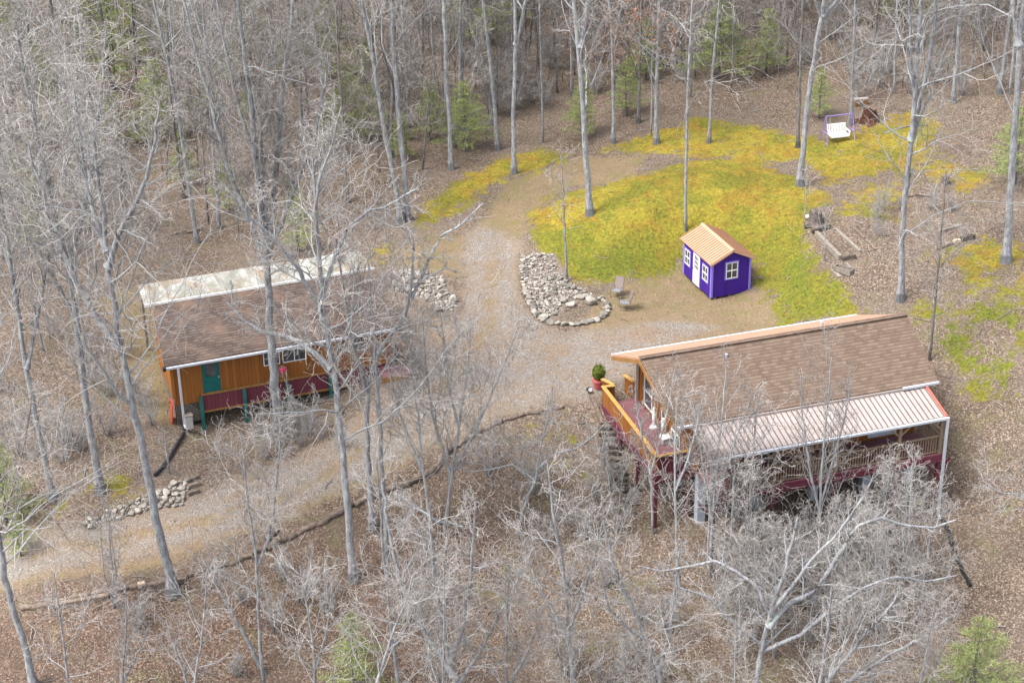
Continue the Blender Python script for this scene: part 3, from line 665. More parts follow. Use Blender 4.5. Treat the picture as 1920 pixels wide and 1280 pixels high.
for i in range(30):
    a = rg.uniform(0, 6.28); r1 = rg.uniform(.15, .3); m.tube([(0, 0, .3), (.12 * math.cos(a), .12 * math.sin(a), .36), (r1 * math.cos(a), r1 * math.sin(a), rg.uniform(-.3, .25))], .012, 4)
m.build('foliage', M['straw'], o)

# ------------------------------------------------------------------ the purple shed
def build_shed():
    z0 = gz(*frame_pt(SF, 1.2, 1.8, 0)[:2]) + .0
    R = empty('garden_shed', (SX, SY, 0), SYAW, 'bright purple garden shed with lilac trim and ribbed peach metal roof', 'shed')
    G, D, b = 2.44, 3.66, .08
    zr, ze = 2.93, 2.33
    w = MB(); w.prism([(0, .0, b), (G, .0, b), (G, 0, ze - .06), (G / 2, 0, zr - .06), (0, 0, ze - .06)], (0, D, 0)); w.build('wall', M['purple'], R)
    for sgn in (-1, 1):
        e = -.19 if sgn < 0 else G + .19; k = (zr - ze) / (G / 2); zz = zr - k * (G / 2 + .19)
        r = MB(); r.hexa([(G / 2, -.2, zr - .04), (e, -.2, zz - .04), (e, D + .2, zz - .04), (G / 2, D + .2, zr - .04), (G / 2, -.2, zr), (e, -.2, zz), (e, D + .2, zz), (G / 2, D + .2, zr)] if sgn < 0 else
                   [(G / 2 + .002, -.2, zr - .04), (e, -.2, zz - .04), (e, D + .2, zz - .04), (G / 2 + .002, D + .2, zr - .04), (G / 2 + .002, -.2, zr), (e, -.2, zz), (e, D + .2, zz), (G / 2 + .002, D + .2, zr)])
        for i in range(18):
            y = -.15 + i * .233; r.mi = 1; r.bar((G / 2 + sgn * .08, y, zr - k * .08 + .012), (e, y, zz + .014), .06, .04)
        r.build('roof', [M['peach'], M['shaded_peach_rib']], R)
    m = MB(); m.hexa([(G / 2 - .16, -.22, zr - .06), (G / 2 + .16, -.22, zr - .06), (G / 2 + .16, D + .22, zr - .06), (G / 2 - .16, D + .22, zr - .06), (G / 2 - .03, -.22, zr + .04), (G / 2 + .03, -.22, zr + .04), (G / 2 + .03, D + .22, zr + .04), (G / 2 - .03, D + .22, zr + .04)]); m.build('ridge_cap', M['peach'], R)
    for y in (-.2, D + .2):
        m = MB()
        for sgn in (-1, 1): m.bar((G / 2, y, zr - .07), (G / 2 + sgn * (G / 2 + .19), y, zz - .07), .04, .11)
        m.build('rake_trim', M['peach'], R)
    for x0, x1, y0, y1 in ((-.025, .1, -.025, 0), (-.025, 0, 0, .1), (G - .1, G + .025, -.025, 0), (G, G + .025, 0, .1), (-.025, 0, D - .1, D + .02), (G, G + .025, D - .1, D + .02)):
        m = MB(); m.box(x0, x1, y0, y1, b, ze - .07); m.build('corner_trim', M['lilac'], R)
    m = MB()
    for x in (.3, 1.22, 2.14): m.box(x - .06, x + .06, .05, D - .05, -.12, b)
    m.build('skid', M['logwood'], R)
    def win(x=None, y=None, a0=0, a1=1, z0=0, z1=1):
        t = MB()
        for p, q, c, d in ((a0 - .075, a1 + .075, z0 - .08, z0), (a0 - .075, a1 + .075, z1, z1 + .08), (a0 - .075, a0, z0, z1), (a1, a1 + .075, z0, z1)):
            t.box(*((-.03, 0, p, q) if y is None else (p, q, -.03, 0)), c, d)
        o = window_x(R, 0, a0, a1, z0, z1, -1, rows=2, cols=2, w=.03) if y is None else window_y(R, 0, a0, a1, z0, z1, rows=2, cols=2, w=.03)
        t.build('window_trim', M['lilac'], o)
    win(y=0, a0=.9, a1=1.6, z0=1.12, z1=2.08); win(x=0, a0=.42, a1=1.08, z0=.86, z1=1.74); win(x=0, a0=2.78, a1=3.44, z0=.86, z1=1.74)
    d = MB(); d.box(-.04, 0, 1.5, 2.3, b + .02, 1.05); d.box(-.04, 0, 1.5, 1.64, 1.05, 1.98); d.box(-.04, 0, 2.16, 2.3, 1.05, 1.98); d.box(-.04, 0, 1.64, 2.16, 1.86, 1.98)
    for i in (1, 2): d.box(-.035, 0, 1.64, 2.16, 1.05 + .27 * i - .015, 1.05 + .27 * i + .015); d.box(-.035, 0, 1.64 + .173 * i - .015, 1.64 + .173 * i + .015, 1.05, 1.86)
    o = d.build('door', M['white'], R); g = MB(); g.box(-.02, .01, 1.64, 2.16, 1.05, 1.86); g.build('pane', M['glass'], o)
    h = MB(); h.tube([(-.04, 2.24, 1.0), (-.1, 2.24, 1.0)], .03); h.build('handle', M['black'], o)
    t = MB(); t.box(-.03, 0, 2.3, 2.4, b, 2.06); t.box(-.03, 0, 1.42, 1.5, b, 2.06); t.box(-.03, 0, 1.5, 2.3, 1.98, 2.06); t.build('door_trim', M['lilac'], R)
    v = MB(); v.box(1.0, 1.44, -.02, 0, 2.42, 2.56); v.build('gable_vent', M['purple'], R)
build_shed()

# ------------------------------------------------------------------ small things in the yard
def chair(px, py, face, back, seat, label):
    P = at(px, py); R = empty('patio_chair', P, math.atan2(face[1], face[0]) - math.pi / 2, label, 'chair')   # local +y = facing
    for s in (-1, 1):
        x = s * .27; m = MB(); m.tube([(x, .28, .43), (x, .3, .02), (x, -.3, .02)], .02, 6); m.build('leg', M['metalframe'], R)
        m = MB(); m.tube([(x * 1.08, .28, .44), (x * 1.08, .26, .63), (x * 1.08, -.26, .62)], .022, 6); m.build('armrest', M['metalframe'], R)
    m = MB(); m.tube([(-.27, -.3, .02), (.27, -.3, .02)], .02, 6); m.build('stretcher', M['metalframe'], R)
    m = MB(); m.prism([(-.26, .28, .43), (.26, .28, .43), (.26, -.22, .38), (-.26, -.22, .38)], (0, 0, .025)); m.build('seat', M[seat], R)
    m = MB(); m.prism([(-.25, -.22, .4), (.25, -.22, .4), (.25, -.46, 1.05), (-.25, -.46, 1.05)], (0, .03, .01)); m.build('backrest', M[back], R)
    m = MB(); m.tube([(-.26, -.21, .4), (-.26, -.47, 1.06), (.26, -.47, 1.06), (.26, -.21, .4)], .022, 6); m.build('back_frame', M['metalframe'], R)
chair(1157, 556, (-.45, -.9), 'sling', 'slinggrey', 'taupe sling patio chair with tall back facing the rock bed')
chair(1172, 579, (-.98, -.15), 'metalframe', 'slinggrey', 'low grey sling patio chair seen side on in front of the taupe one')

P = at(1122, 727); o = empty('potted_shrub', P, 0, 'round green shrub in a rose coloured pot near the deck entrance', 'potted plant')
m = MB(); m.tube([(0, 0, 0), (0, 0, .1), (0, 0, .42), (0, 0, .43), (0, 0, .5)], [.22, .24, .3, .33, .33], 16); m.build('pot', M['pot'], o, smooth=False)
rg = np.random.default_rng(2); n = 1500
u = rg.normal(size=(n, 3)); u /= np.linalg.norm(u, axis=1)[:, None]; rr = rg.uniform(.55, 1, n) ** .6
C = u * rr[:, None] * np.array([.36, .36, .46]) * (1 + .15 * np.sin(u[:, :1] * 7) * np.cos(u[:, 2:] * 6)) + [0, 0, .9]
d1 = rg.normal(size=(n, 3)); d1 /= np.linalg.norm(d1, axis=1)[:, None]; d2 = np.cross(d1, u); d2 /= np.linalg.norm(d2, axis=1)[:, None] + 1e-9
q = np.stack([C - d1 * .05, C + d2 * .025, C + d1 * .05, C - d2 * .025], 1).reshape(-1, 3)
link('foliage', mesh_np('shrub_foliage', q, np.arange(4 * n).reshape(-1, 4), M['shrub']), o)

P = at(1104, 737); o = empty('landscape_light', P, .6, 'small black and white spotlight at the top of the timber bank', 'light')
m = MB(); m.tube([(0, 0, 0), (0, 0, .16)], .04); m.tube([(0, .1, .2), (0, -.08, .26), (0, -.12, .27)], [.1, .14, .14], 10); m.build('housing', M['black'], o)
m = MB(); m.tube([(0, -.122, .272), (0, -.13, .275)], [.12, .12], 10); m.build('lens', M['white'], o)

def ornament(x, y, h, label):
    P = frame_pt(HF, x, y, .002); o = empty('garden_statue', P, HYAW, label, 'statue')
    m = MB(); m.tube([(0, 0, 0), (0, 0, .1), (0, 0, .16)], [.2, .19, .1], 14); m.build('base', M['white'], o)
    m = MB(); m.tube([(0, 0, .16), (0, 0, .3), (.02, 0, .5), (.02, 0, h - .3), (.0, 0, h - .12), (0, -.03, h - .02), (0, -.1, h)], [.07, .06, .1, .13, .07, .075, .02], 10); m.build('figure', M['white'], o, smooth=True)
ornament(.95, .85, 1.15, 'slender white statue on a round base standing on the maroon deck')
ornament(1.05, -.15, 1.05, 'second white deck statue nearer the corner window')
P = frame_pt(HF, .95, -.75, .002); o = empty('storage_box', P, HYAW + .2, 'small white lidded box on the maroon deck by the corner window', 'box')
m = MB(); m.box(-.25, .25, -.18, .18, 0, .3); m.build('body', M['conc'], o, .02); m = MB(); m.box(-.27, .27, -.2, .2, .3, .36); m.build('lid', M['white'], o, .02)

# swing
A, B = at(1546, 268), at(1596, 259)
mid = (A + B) / 2; yaw = math.atan2(B[1] - A[1], B[0] - A[0]); L = np.hypot(*(B - A)[:2]); z0 = min(A[2], B[2])
R = empty('garden_swing', (mid[0], mid[1], z0), yaw, 'white slatted bench swing hanging in a violet metal frame', 'swing')
h = 1.75
for s in (-1, 1):
    for dy in (-.55, .6): m = MB(); m.tube([(s * L / 2 * 1.04, dy, -.05), (s * L / 2, 0.02, h)], .03, 8); m.build('frame_leg', M['violet'], R)
    m = MB(); m.tube([(s * L / 2 * 1.02, -.34, .7), (s * L / 2 * 1.02, .38, .7)], .03, 6); m.build('cross_bar', M['violet'], R)
    for dy in (-.22, .25): m = MB(); m.tube([(s * .62, 0, h), (s * .62, dy, .62)], .012, 5); m.build('chain', M['conc'], R)
m = MB(); m.tube([(-L / 2 - .05, 0, h), (L / 2 + .05, 0, h)], .034, 8); m.build('top_bar', M['violet'], R)
m = MB()
for i in range(5): m.box(-.62, .62, -.3 + i * .11, -.21 + i * .11, .45, .48)
m.box(-.62, .62, -.32, -.3, .38, .48); m.build('seat', M['white'], R)
m = MB()
for i in range(12): x = -.58 + i * 1.16 / 11; m.bar((x, .25, .5), (x, .42, 1.0), .055, .02)
m.bar((-.63, .245, .52), (.63, .245, .52), .05, .07); m.bar((-.63, .42, 1.0), (.63, .42, 1.0), .05, .08); m.build('backrest', M['white'], R)
for s in (-1, 1):
    m = MB(); m.box(s * .62 - .05, s * .62 + .05, -.34, .34, .7, .74); m.box(s * .62 - .03, s * .62 + .03, -.32, -.25, .45, .7); m.build('armrest', M['white'], R)

# log bench and stumps
P = at(1613, 198); o = empty('log_bench', P, .2, 'pale plank bench on two brown stubs in the leaves behind the swing', 'bench')
m = MB(); m.box(-.5, .5, -.16, .16, .42, .5); m.build('seat', M['porch_metal'], o)
for s in (-1, 1): m = MB(); m.tube([(s * .34, 0, -.1), (s * .34, 0, .42)], .13, 9); m.build('leg', M['trimwood'], o)
def stump(px, py, r, h, mat, label, seed, jag=.3):
    rg = np.random.default_rng(seed); P = at(px, py, -.08); n = 14; lv = [1.75, 1.25, 1.05, 1.0, .95]; m = MB()
    vs = []; ph = rg.uniform(.75, 1.25, n)
    for i, k in enumerate(lv):
        for j in range(n):
            t = 2 * math.pi * j / n; rr = r * (k if i > 1 else 1 + (k - 1) * (ph[j] ** 4)) * (.9 + .2 * ph[j])
            z = (0, .12, .3, .7, 1)[i] * h + (rg.uniform(-jag, jag) * h if i == 4 else 0); vs.append((rr * math.cos(t), rr * math.sin(t), z))
    vs.append((0, 0, h * (1 - jag)))
    fs = [(i * n + j, i * n + (j + 1) % n, (i + 1) * n + (j + 1) % n, (i + 1) * n + j) for i in range(4) for j in range(n)] + [(4 * n + j, 4 * n + (j + 1) % n, 5 * n) for j in range(n)]
    m.add(vs, fs); o = m.build('tree_stump', M[mat], None, loc=P); tag(o, label, 'stump')
stump(1630, 226, .42, .8, 'rust', 'rotten red brown tree stump behind the white swing', 1, .35)
stump(1642, 230, .2, .5, 'rust', 'small dark stub leaning against the rotten red stump', 9, .4)
stump(1771, 345, .24, .6, 'stumpgrey', 'small grey sawn stump on the leaf patch below the right moss strip', 2, .08)
stump(1528, 418, .36, .75, 'stumpgrey', 'dark gnarled stump at the top of the timber bed', 3, .3)
P = at(1514, 411, .05); m = MB(); m.tube([(0, 0, 0), (0, 0, .05), (0, 0, .14), (0, 0, .2), (0, 0, .22)], [.04, .12, .14, .1, .03], 10); o = m.build('garden_globe', M['white'], None, smooth=True, loc=P); tag(o, 'small white globe lying beside the dark gnarled stump', 'globe')

# landscape timbers (right hand bed)
def timber(p, q, w, h, mat, label, name='landscape_timber'):
    A, B = at(*p), at(*q); c = (A + B) / 2; d = B - A; m = MB(); m.bar(A - c + [0, 0, h / 2 - .03], B - c + [0, 0, h / 2 - .03], w, h); o = m.build(name, M[mat], None, .015, loc=c); tag(o, label, 'timber')
timber((1530.6, 442), (1575, 488), .22, .34, 'greywood', 'long grey timber along the left side of the leaf bed, nearest the moss')
timber((1570, 434), (1613, 473), .17, .16, 'greywood', 'pale grey timber running through the middle of the leaf bed')
timber((1522, 438), (1558, 428), .18, .26, 'stair', 'short dark timber closing the far end of the leaf bed')
timber((1579, 489), (1605, 485), .16, .3, 'stair', 'short black timber across the near end of the leaf bed')
timber((1586, 493), (1607, 515), .14, .1, 'greywood', 'loose plank lying right of the grey trough')
timber((1561, 506), (1575, 520), .2, .1, 'greywood', 'short flat plank lying left of the grey trough')
timber((1600, 427), (1621, 448), .16, .12, 'logwood', 'half buried brown timber right of the pale grey one')
timber((1624, 450), (1642, 469), .16, .12, 'logwood', 'half buried timber end near the big forked tree')
timber((1761, 435), (1803, 423), .14, .14, 'greywood', 'long thin grey rail on the brushy patch right of the forked tree')
timber((1801, 453), (1827, 448), .22, .34, 'stair', 'dark squared timber right of the forked tree')
timber((1788, 455), (1800, 453), .2, .2, 'tan', 'pale cut timber block touching the dark squared timber')
timber((1758, 469), (1786, 458), .14, .16, 'logwood', 'mossy timber leading to the pale cut block')
timber((1690, 592), (1712, 640), .07, .07, 'tan', 'thin tan pole lying on the moss behind the big roof')
timber((1714, 596), (1745, 603), .12, .1, 'logwood', 'short brown log on the moss behind the big roof')
timber((1708, 944), (1731, 940), .34, .12, 'tan', 'tan board lying on the slope under the porch', 'loose_board')
P = at(1582, 510); o = empty('planter_trough', P, math.atan2(-.55, .6), 'open grey wooden trough at the near end of the leaf bed', 'trough')
m = MB(); m.box(-.55, .55, -.24, -.18, 0, .3); m.build('side', M['greywood'], o); m = MB(); m.box(-.55, .55, .18, .24, 0, .3); m.build('side', M['greywood'], o)
for s in (-1, 1): m = MB(); m.box(s * .52 - .03, s * .52 + .03, -.18, .18, 0, .3); m.build('end', M['greywood'], o)
m = MB(); m.box(-.49, .49, -.18, .18, 0, .1); m.build('soil', M['rust'], o)

def limb_on_ground(pix, r, mat, label, name):
    pts = [at(x, y, r * .6) for x, y in pix]; c = pts[0].copy(); n = len(pts); m = MB()
    m.tube([p - c for p in pts], [r * (1 - .6 * i / (n - 1)) for i in range(n)], 8); o = m.build(name, M[mat], None, smooth=True, loc=c); tag(o, label, 'log')
limb_on_ground([(318, 442), (338, 438), (360, 436), (380, 431)], .14, 'logwood', 'dark fallen log in the leaves behind the left end of the cottage', 'fallen_log')
limb_on_ground([(500, 1014), (512, 1004), (524, 996)], .16, 'stair', 'dark rotten log in the leaf hollow below the drive edge', 'fallen_log')
limb_on_ground([(740, 930), (762, 938), (790, 960), (820, 980), (846, 984), (872, 990)], .13, 'limb', 'long pale fallen limb on the slope below the tall many stemmed tree', 'fallen_limb')
limb_on_ground([(1660, 250), (1700, 238), (1740, 236)], .07, 'limb', 'thin pale fallen branch in the leaves right of the swing', 'fallen_limb')
limb_on_ground([(1490, 1010), (1510, 1016), (1540, 1012)], .1, 'logwood', 'brown fallen log on the slope below the middle of the porch', 'fallen_log')
limb_on_ground([(1690, 372), (1720, 366), (1752, 372)], .08, 'logwood', 'dark branch lying across the brushy leaf patch', 'fallen_limb')

# driveway edge logs, rough and broken
E0 = [(1056,764),(1020,770),(982,778),(940,790),(905,806),(878,824),(846,842),(816,880),(770,903),(720,922),(664,946),(610,976),(556,1002),(500,1028),(445,1052),(395,1065),(340,1083),(300,1093),(240,1103),(170,1114),(100,1130),(40,1142)]
rg = np.random.default_rng(11)
names = ['curved end', 'mossy', 'short mossy', 'half buried', 'leaf covered', 'buried', 'broken', 'thick', 'thick grey', 'long', 'grey', 'sagging', 'split', 'weathered', 'dark', 'brown', 'rotting', 'thin', 'leaf topped', 'pale topped', 'long low']
where = ['nearest the timber stairs', 'beside the yellow weeds', 'left of the yellow weeds', 'below the gravel turnaround', 'behind the tall twiggy shrub', 'left of the tall twiggy shrub', 'beside the bend of the drive', 'just right of the paired dark trunks', 'behind the paired dark trunks', 'left of the paired dark trunks', 'above the dark leaf hollow', 'below the middle of the drive', 'between the forked sapling and the drive', 'right of the leaning big trunk by one log', 'just right of the leaning big trunk', 'just left of the leaning big trunk', 'by the small cut block', 'left of the small cut block', 'below the lower drive', 'near the lower left corner of the drive', 'at the far left end of the drive edge']
for i in range(len(E0) - 1):
    A, B = at(*E0[i]), at(*E0[i + 1]); c = (A + B) / 2; n = 6; r = .11 if i < 6 else rg.uniform(.13, .18)
    pts = []
    for k in range(n):
        t = -.01 + 1.0 * k / (n - 1); p = A + (B - A) * t; p = np.array([p[0], p[1], gz(p[0], p[1]) + r * .35]) + rg.normal(size=3) * .035; pts.append(p - c)
    m = MB(); m.tube(pts, [r * rg.uniform(.8, 1.1) for _ in pts], 9); o = m.build('edge_log', M['logwood'], None, smooth=True, loc=c); tag(o, f'{names[i]} log edging the drive, {where[i]}', 'log', 'logs along the lower edge of the drive')
timber((262, 1104), (350, 1088), .26, .26, 'logwood', 'second course log stacked under the drive edge by the leaning trunk', 'edge_log')
timber((95, 1140), (205, 1120), .26, .26, 'logwood', 'second course log under the far left drive edge', 'edge_log')
timber((259, 1100), (272, 1097), .22, .24, 'tan', 'small cut tan block on the drive edge left of the leaning trunk', 'wood_block')
for p, q, lb in (((352, 903), (372, 896), 'upper'), ((352, 915), (376, 908), 'middle'), ((352, 928), (374, 922), 'lower')):
    timber(p, q, .18, .2, 'logwood', f'{lb} timber step beside the roadside stone wall', 'timber_step')

# timber stairs beside the deck
P = at(1150, 860); R = empty('timber_stairs', P, 0, 'rough dark timber stairs down the slope beside the deck', 'stairs')
tr = [(1114, 752), (1126, 786), (1138, 816), (1150, 848), (1161, 884), (1172, 914), (1184, 944)]
tx = np.interp(np.linspace(1.6, 6, 13), range(7), [p[0] for p in tr]); ty = np.interp(np.linspace(1.6, 6, 13), range(7), [p[1] for p in tr])
for i, (x, y) in enumerate(zip(tx, ty)):
    A = at(x, y) - P; wd = rg.uniform(.3, .44); dv = np.array([math.cos(-.05), math.sin(-.05), 0]) 
    m = MB(); m.bar(A - dv * wd + [0, 0, .1], A + dv * wd + [0, 0, rg.uniform(.04, .1)], .24, .2); m.build('step', M['stair'], R, .03)

timber((1108, 744), (1119, 768), .2, .2, 'logwood', 'weathered timber edging the bank above the timber stairs, upper one')
timber((1118, 768), (1130, 797), .2, .2, 'logwood', 'weathered timber edging the bank just above the first stair')
timber((1130, 752), (1146, 790), .16, .14, 'stair', 'dark timber lying between the stairs and the deck foot')
def pipe(pix, r, label, lift=.08):
    pts = [at(x, y, lift) for x, y in pix]; c = pts[0].copy(); m = MB()
    dense = []; rr = []
    for a, b in zip(pts[:-1], pts[1:]):
        n = max(2, int(np.linalg.norm(b - a) / .12))
        for k in range(n): p = a + (b - a) * k / n; p[2] = gz(p[0], p[1]) + lift; dense.append(p - c); rr.append(r * (1.12 if len(rr) % 2 else .92))
    m.tube(dense, rr, 8); o = m.build('drain_pipe', M['black'], None, loc=c); tag(o, label, 'pipe')
pipe([(347, 801), (343, 818), (330, 840), (318, 862), (300, 884), (288, 896)], .085, 'black corrugated drain pipe running downhill from the cottage downspout')
pipe([(1758, 962), (1770, 980), (1778, 1000), (1788, 1030), (1798, 1058), (1815, 1092), (1822, 1105)], .09, 'black corrugated drain pipe below the porch downspout of the big house')

# ------------------------------------------------------------------ stones
def ico():
    t = (1 + 5 ** .5) / 2
    v = np.array([(-1, t, 0), (1, t, 0), (-1, -t, 0), (1, -t, 0), (0, -1, t), (0, 1, t), (0, -1, -t), (0, 1, -t), (t, 0, -1), (t, 0, 1), (-t, 0, -1), (-t, 0, 1)], float)
    f = [(0, 11, 5), (0, 5, 1), (0, 1, 7), (0, 7, 10), (0, 10, 11), (1, 5, 9), (5, 11, 4), (11, 10, 2), (10, 7, 6), (7, 1, 8), (3, 9, 4), (3, 4, 2), (3, 2, 6), (3, 6, 8), (3, 8, 9), (4, 9, 5), (2, 4, 11), (6, 2, 10), (8, 6, 7), (9, 8, 1)]
    v /= np.linalg.norm(v, axis=1)[:, None]; v = list(map(tuple, v))
    for _ in range(2):
        c = {}; nf = []
        def md(a, b):
            k = (min(a, b), max(a, b))
            if k not in c: p = (np.array(v[a]) + v[b]) / 2; v.append(tuple(p / np.linalg.norm(p))); c[k] = len(v) - 1
            return c[k]
        for a, b, d in f: x, y, z = md(a, b), md(b, d), md(d, a); nf += [(a, x, z), (b, y, x), (d, z, y), (x, y, z)]
        f = nf
    return np.array(v), np.array(f)
IV, IF = ico()
rg = np.random.default_rng(21); ROCKS = []
for k in range(10):
    n = IV.copy(); off = np.ones(len(n))
    for _ in range(9):
        d = rg.normal(size=3); d /= np.linalg.norm(d); off -= .9 * np.maximum(0, n @ d - rg.uniform(.62, .85))
    off += .05 * np.sin(n @ rg.normal(size=3) * 5 + rg.uniform(0, 6))
    ROCKS.append(mesh_np('stone_shape', n * off[:, None] * [1, rg.uniform(.7, .95), rg.uniform(.55, .8)] * .5, IF, M['rock'], False))
def rock(P, size, label, group, name='field_stone'):
    o = link(name, ROCKS[rg.integers(10)], None, (P[0], P[1], P[2] + size * .2)); o.scale = (size * rg.uniform(.85, 1.2), size * rg.uniform(.85, 1.15), size * rg.uniform(.8, 1.1))
    o.rotation_euler = (rg.normal() * .2, rg.normal() * .2, rg.uniform(0, 6.28)); tag(o, label, 'stone', group); return o
def along(pix, step):
    pts = [at(x, y) for x, y in pix]; out = []
    carry = 0
    for a, b in zip(pts[:-1], pts[1:]):
        L = np.hypot(*(b - a)[:2]); d = carry
        while d < L: p = a + (b - a) * d / L; out.append(np.array([p[0], p[1], gz(p[0], p[1])])); d += step * rg.uniform(.85, 1.15)
        carry = d - L
    return out
for P in along([(985,545),(991,562),(999,578),(1006,592),(1020,603),(1038,608),(1062,610),(1088,609),(1110,604),(1128,597),(1138,588),(1139,577),(1132,566),(1124,559)], .4): rock(P, rg.uniform(.44, .58), 'pale stone in the kerb ringing the round dirt bed', 'kerb stones of the round bed')
for P in along([(981,482),(978,500),(979,520),(983,540)], .36): rock(P, rg.uniform(.28, .4), 'stone edging the drive side of the rock bed', 'edge stones of the rock bed')
rock(at(1071, 574), .66, 'pale angular boulder at the back of the round dirt bed', 'boulders')
rock(at(1109, 568), .85, 'broad rounded boulder at the right of the round dirt bed', 'boulders')
rock(at(1090, 559), .6, 'grey boulder between the angular and the broad boulders', 'boulders')
rock(at(1056, 566), .55, 'dark grey boulder left of the pale angular boulder', 'boulders')
rock(at(1021, 598), .62, 'large pale stone at the lower left of the round bed kerb', 'boulders')
def fill(pix, n, lo, hi, label, group, mind=.8, zl=0):
    w = wpoly(pix); placed = []
    mn, mx = w.min(0), w.max(0); tries = 0
    while len(placed) < n and tries < 20000:
        tries += 1; p = rg.uniform(mn, mx)
        if poly_soft(p[None], w, .05)[0] < .5: continue
        s = rg.uniform(lo, hi)
        if any((p[0] - q[0]) ** 2 + (p[1] - q[1]) ** 2 < ((s + q[2]) * .5 * mind) ** 2 for q in placed): continue
        placed.append((p[0], p[1], s)); rock((p[0], p[1], gz(p[0], p[1]) + zl), s, label, group)
    return w
w1 = fill([(982,482),(1000,475),(1036,478),(1046,510),(1066,530),(1112,553),(1085,562),(1052,566),(1044,588),(1030,600),(1008,580),(988,545),(980,515)], 128, .17, .38, 'stone heaped on the rock bed beside the moss bank', 'stones of the rock bed')
w2 = fill([(732,506),(760,502),(800,511),(832,522),(842,552),(860,567),(856,585),(832,582),(800,565),(772,549),(737,545)], 66, .24, .44, 'stone of the rock patch at the right end of the cottage', 'stones by the cottage')
w3 = fill([(150,982),(210,955),(265,935),(300,920),(330,905),(352,898),(352,922),(340,948),(300,952),(255,962),(210,978),(165,992)], 46, .26, .46, 'stone of the low roadside wall above the lower drive', 'stones of the roadside wall')
rock(at(823, 583), .5, 'dark purplish stone at the lower tip of the cottage rock patch', None)
def rubble(name, areas, n, lo, hi):
    V = []; F = []; b = 0
    for w, k in areas:
        mn, mx = w.min(0), w.max(0); P = rg.uniform(mn, mx, (int(n * k * 3), 2)); P = P[poly_soft(P, w, .2) > rg.uniform(.3, .7, len(P))][:int(n * k)]
        zz = ground(P[:, 0], P[:, 1])
        for p, z in zip(P, zz):
            s = rg.uniform(lo, hi); a = rg.uniform(0, 6.28); c = math.cos(a); sn = math.sin(a); v = IV[:12] * [s * rg.uniform(.7, 1.2), s * rg.uniform(.6, 1), s * rg.uniform(.5, .8)] * rg.uniform(.8, 1.2, (12, 1))
            V.append(np.stack([p[0] + v[:, 0] * c - v[:, 1] * sn, p[1] + v[:, 0] * sn + v[:, 1] * c, z + v[:, 2] + s * .3], -1)); F.append(ICO0 + b); b += 12
    o = link(name, mesh_np(name, np.concatenate(V), np.concatenate(F), M['pebble'])); o['kind'] = 'stuff'
ICO0 = np.array([(0, 11, 5), (0, 5, 1), (0, 1, 7), (0, 7, 10), (0, 10, 11), (1, 5, 9), (5, 11, 4), (11, 10, 2), (10, 7, 6), (7, 1, 8), (3, 9, 4), (3, 4, 2), (3, 2, 6), (3, 6, 8), (3, 8, 9), (4, 9, 5), (2, 4, 11), (6, 2, 10), (8, 6, 7), (9, 8, 1)])
M['pebble'] = island('pebbles', [(0, (.12, .1, .085)), (.5, (.235, .21, .185)), (.85, (.33, .305, .275)), (1, (.45, .43, .4))])
rubble('stone_rubble', [(w1, .5), (w2, .28), (w3, .22)], 1500, .05, .11)
rubble('loose_gravel', [(WZ_G, 1.0)], 9000, .014, .035)

# ------------------------------------------------------------------ bare trees
def norm(v): return v / (np.linalg.norm(v, axis=-1, keepdims=True) + 1e-9)
def resample(pts, K):
    pts = np.asarray(pts, float); d = np.r_[0, np.cumsum(np.linalg.norm(np.diff(pts, axis=0), axis=1))]
    t = np.linspace(0, d[-1], K); return np.stack([np.interp(t, d, pts[:, i]) for i in range(3)], -1)
def grow(par, prad, n, t0, t1, ln, K, ang, up, wander, rg, rk=.55, taper=.3, rmin=.004, lnfall=.6, tpow=1.0, cap=9.0):
    """n children on every parent polyline; returns (polylines, radii)"""
    Mp, Kp, _ = par.shape
    t = t0 + (t1 - t0) * ((np.arange(n)[None] + rg.uniform(0, 1, (Mp, n))) / n) ** tpow
    s = t * (Kp - 1); i = np.clip(s.astype(int), 0, Kp - 2); f = (s - i)[..., None]
    r_ = np.arange(Mp)[:, None]
    P = par[r_, i] * (1 - f) + par[r_, i + 1] * f; T = norm(par[r_, i + 1] - par[r_, i]); R = prad[r_, i] * (1 - f[..., 0]) + prad[r_, i + 1] * f[..., 0]
    x = rg.normal(size=(Mp, n, 3)); perp = norm(x - (x * T).sum(-1, keepdims=True) * T)
    a = np.clip(rg.normal(ang, .18, (Mp, n)), .15, 1.7)[..., None]
    d = norm(np.cos(a) * T + np.sin(a) * perp + np.array([0, 0, up]))
    plen = np.linalg.norm(np.diff(par, axis=1), axis=-1).sum(1)[:, None]
    L = (ln * plen if ln < 0.999 else ln) * rg.uniform(.6, 1.25, (Mp, n)) * (1 - lnfall * (t - t0) / max(t1 - t0, 1e-6))
    P = P.reshape(-1, 3); d = d.reshape(-1, 3); L = L.reshape(-1); R = R.reshape(-1)
    out = np.empty((len(P), K, 3)); out[:, 0] = P; cur = d
    for k in range(1, K):
        cur = norm(cur + rg.normal(0, wander, cur.shape) + np.array([0, 0, up * .35])); out[:, k] = out[:, k - 1] + cur * (L / (K - 1))[:, None]
    r0 = np.minimum(np.maximum(np.minimum(R * rk, R * .95), rmin), cap); rad = r0[:, None] * np.linspace(1, taper, K)[None]
    return out, np.maximum(rad, rmin * .7)
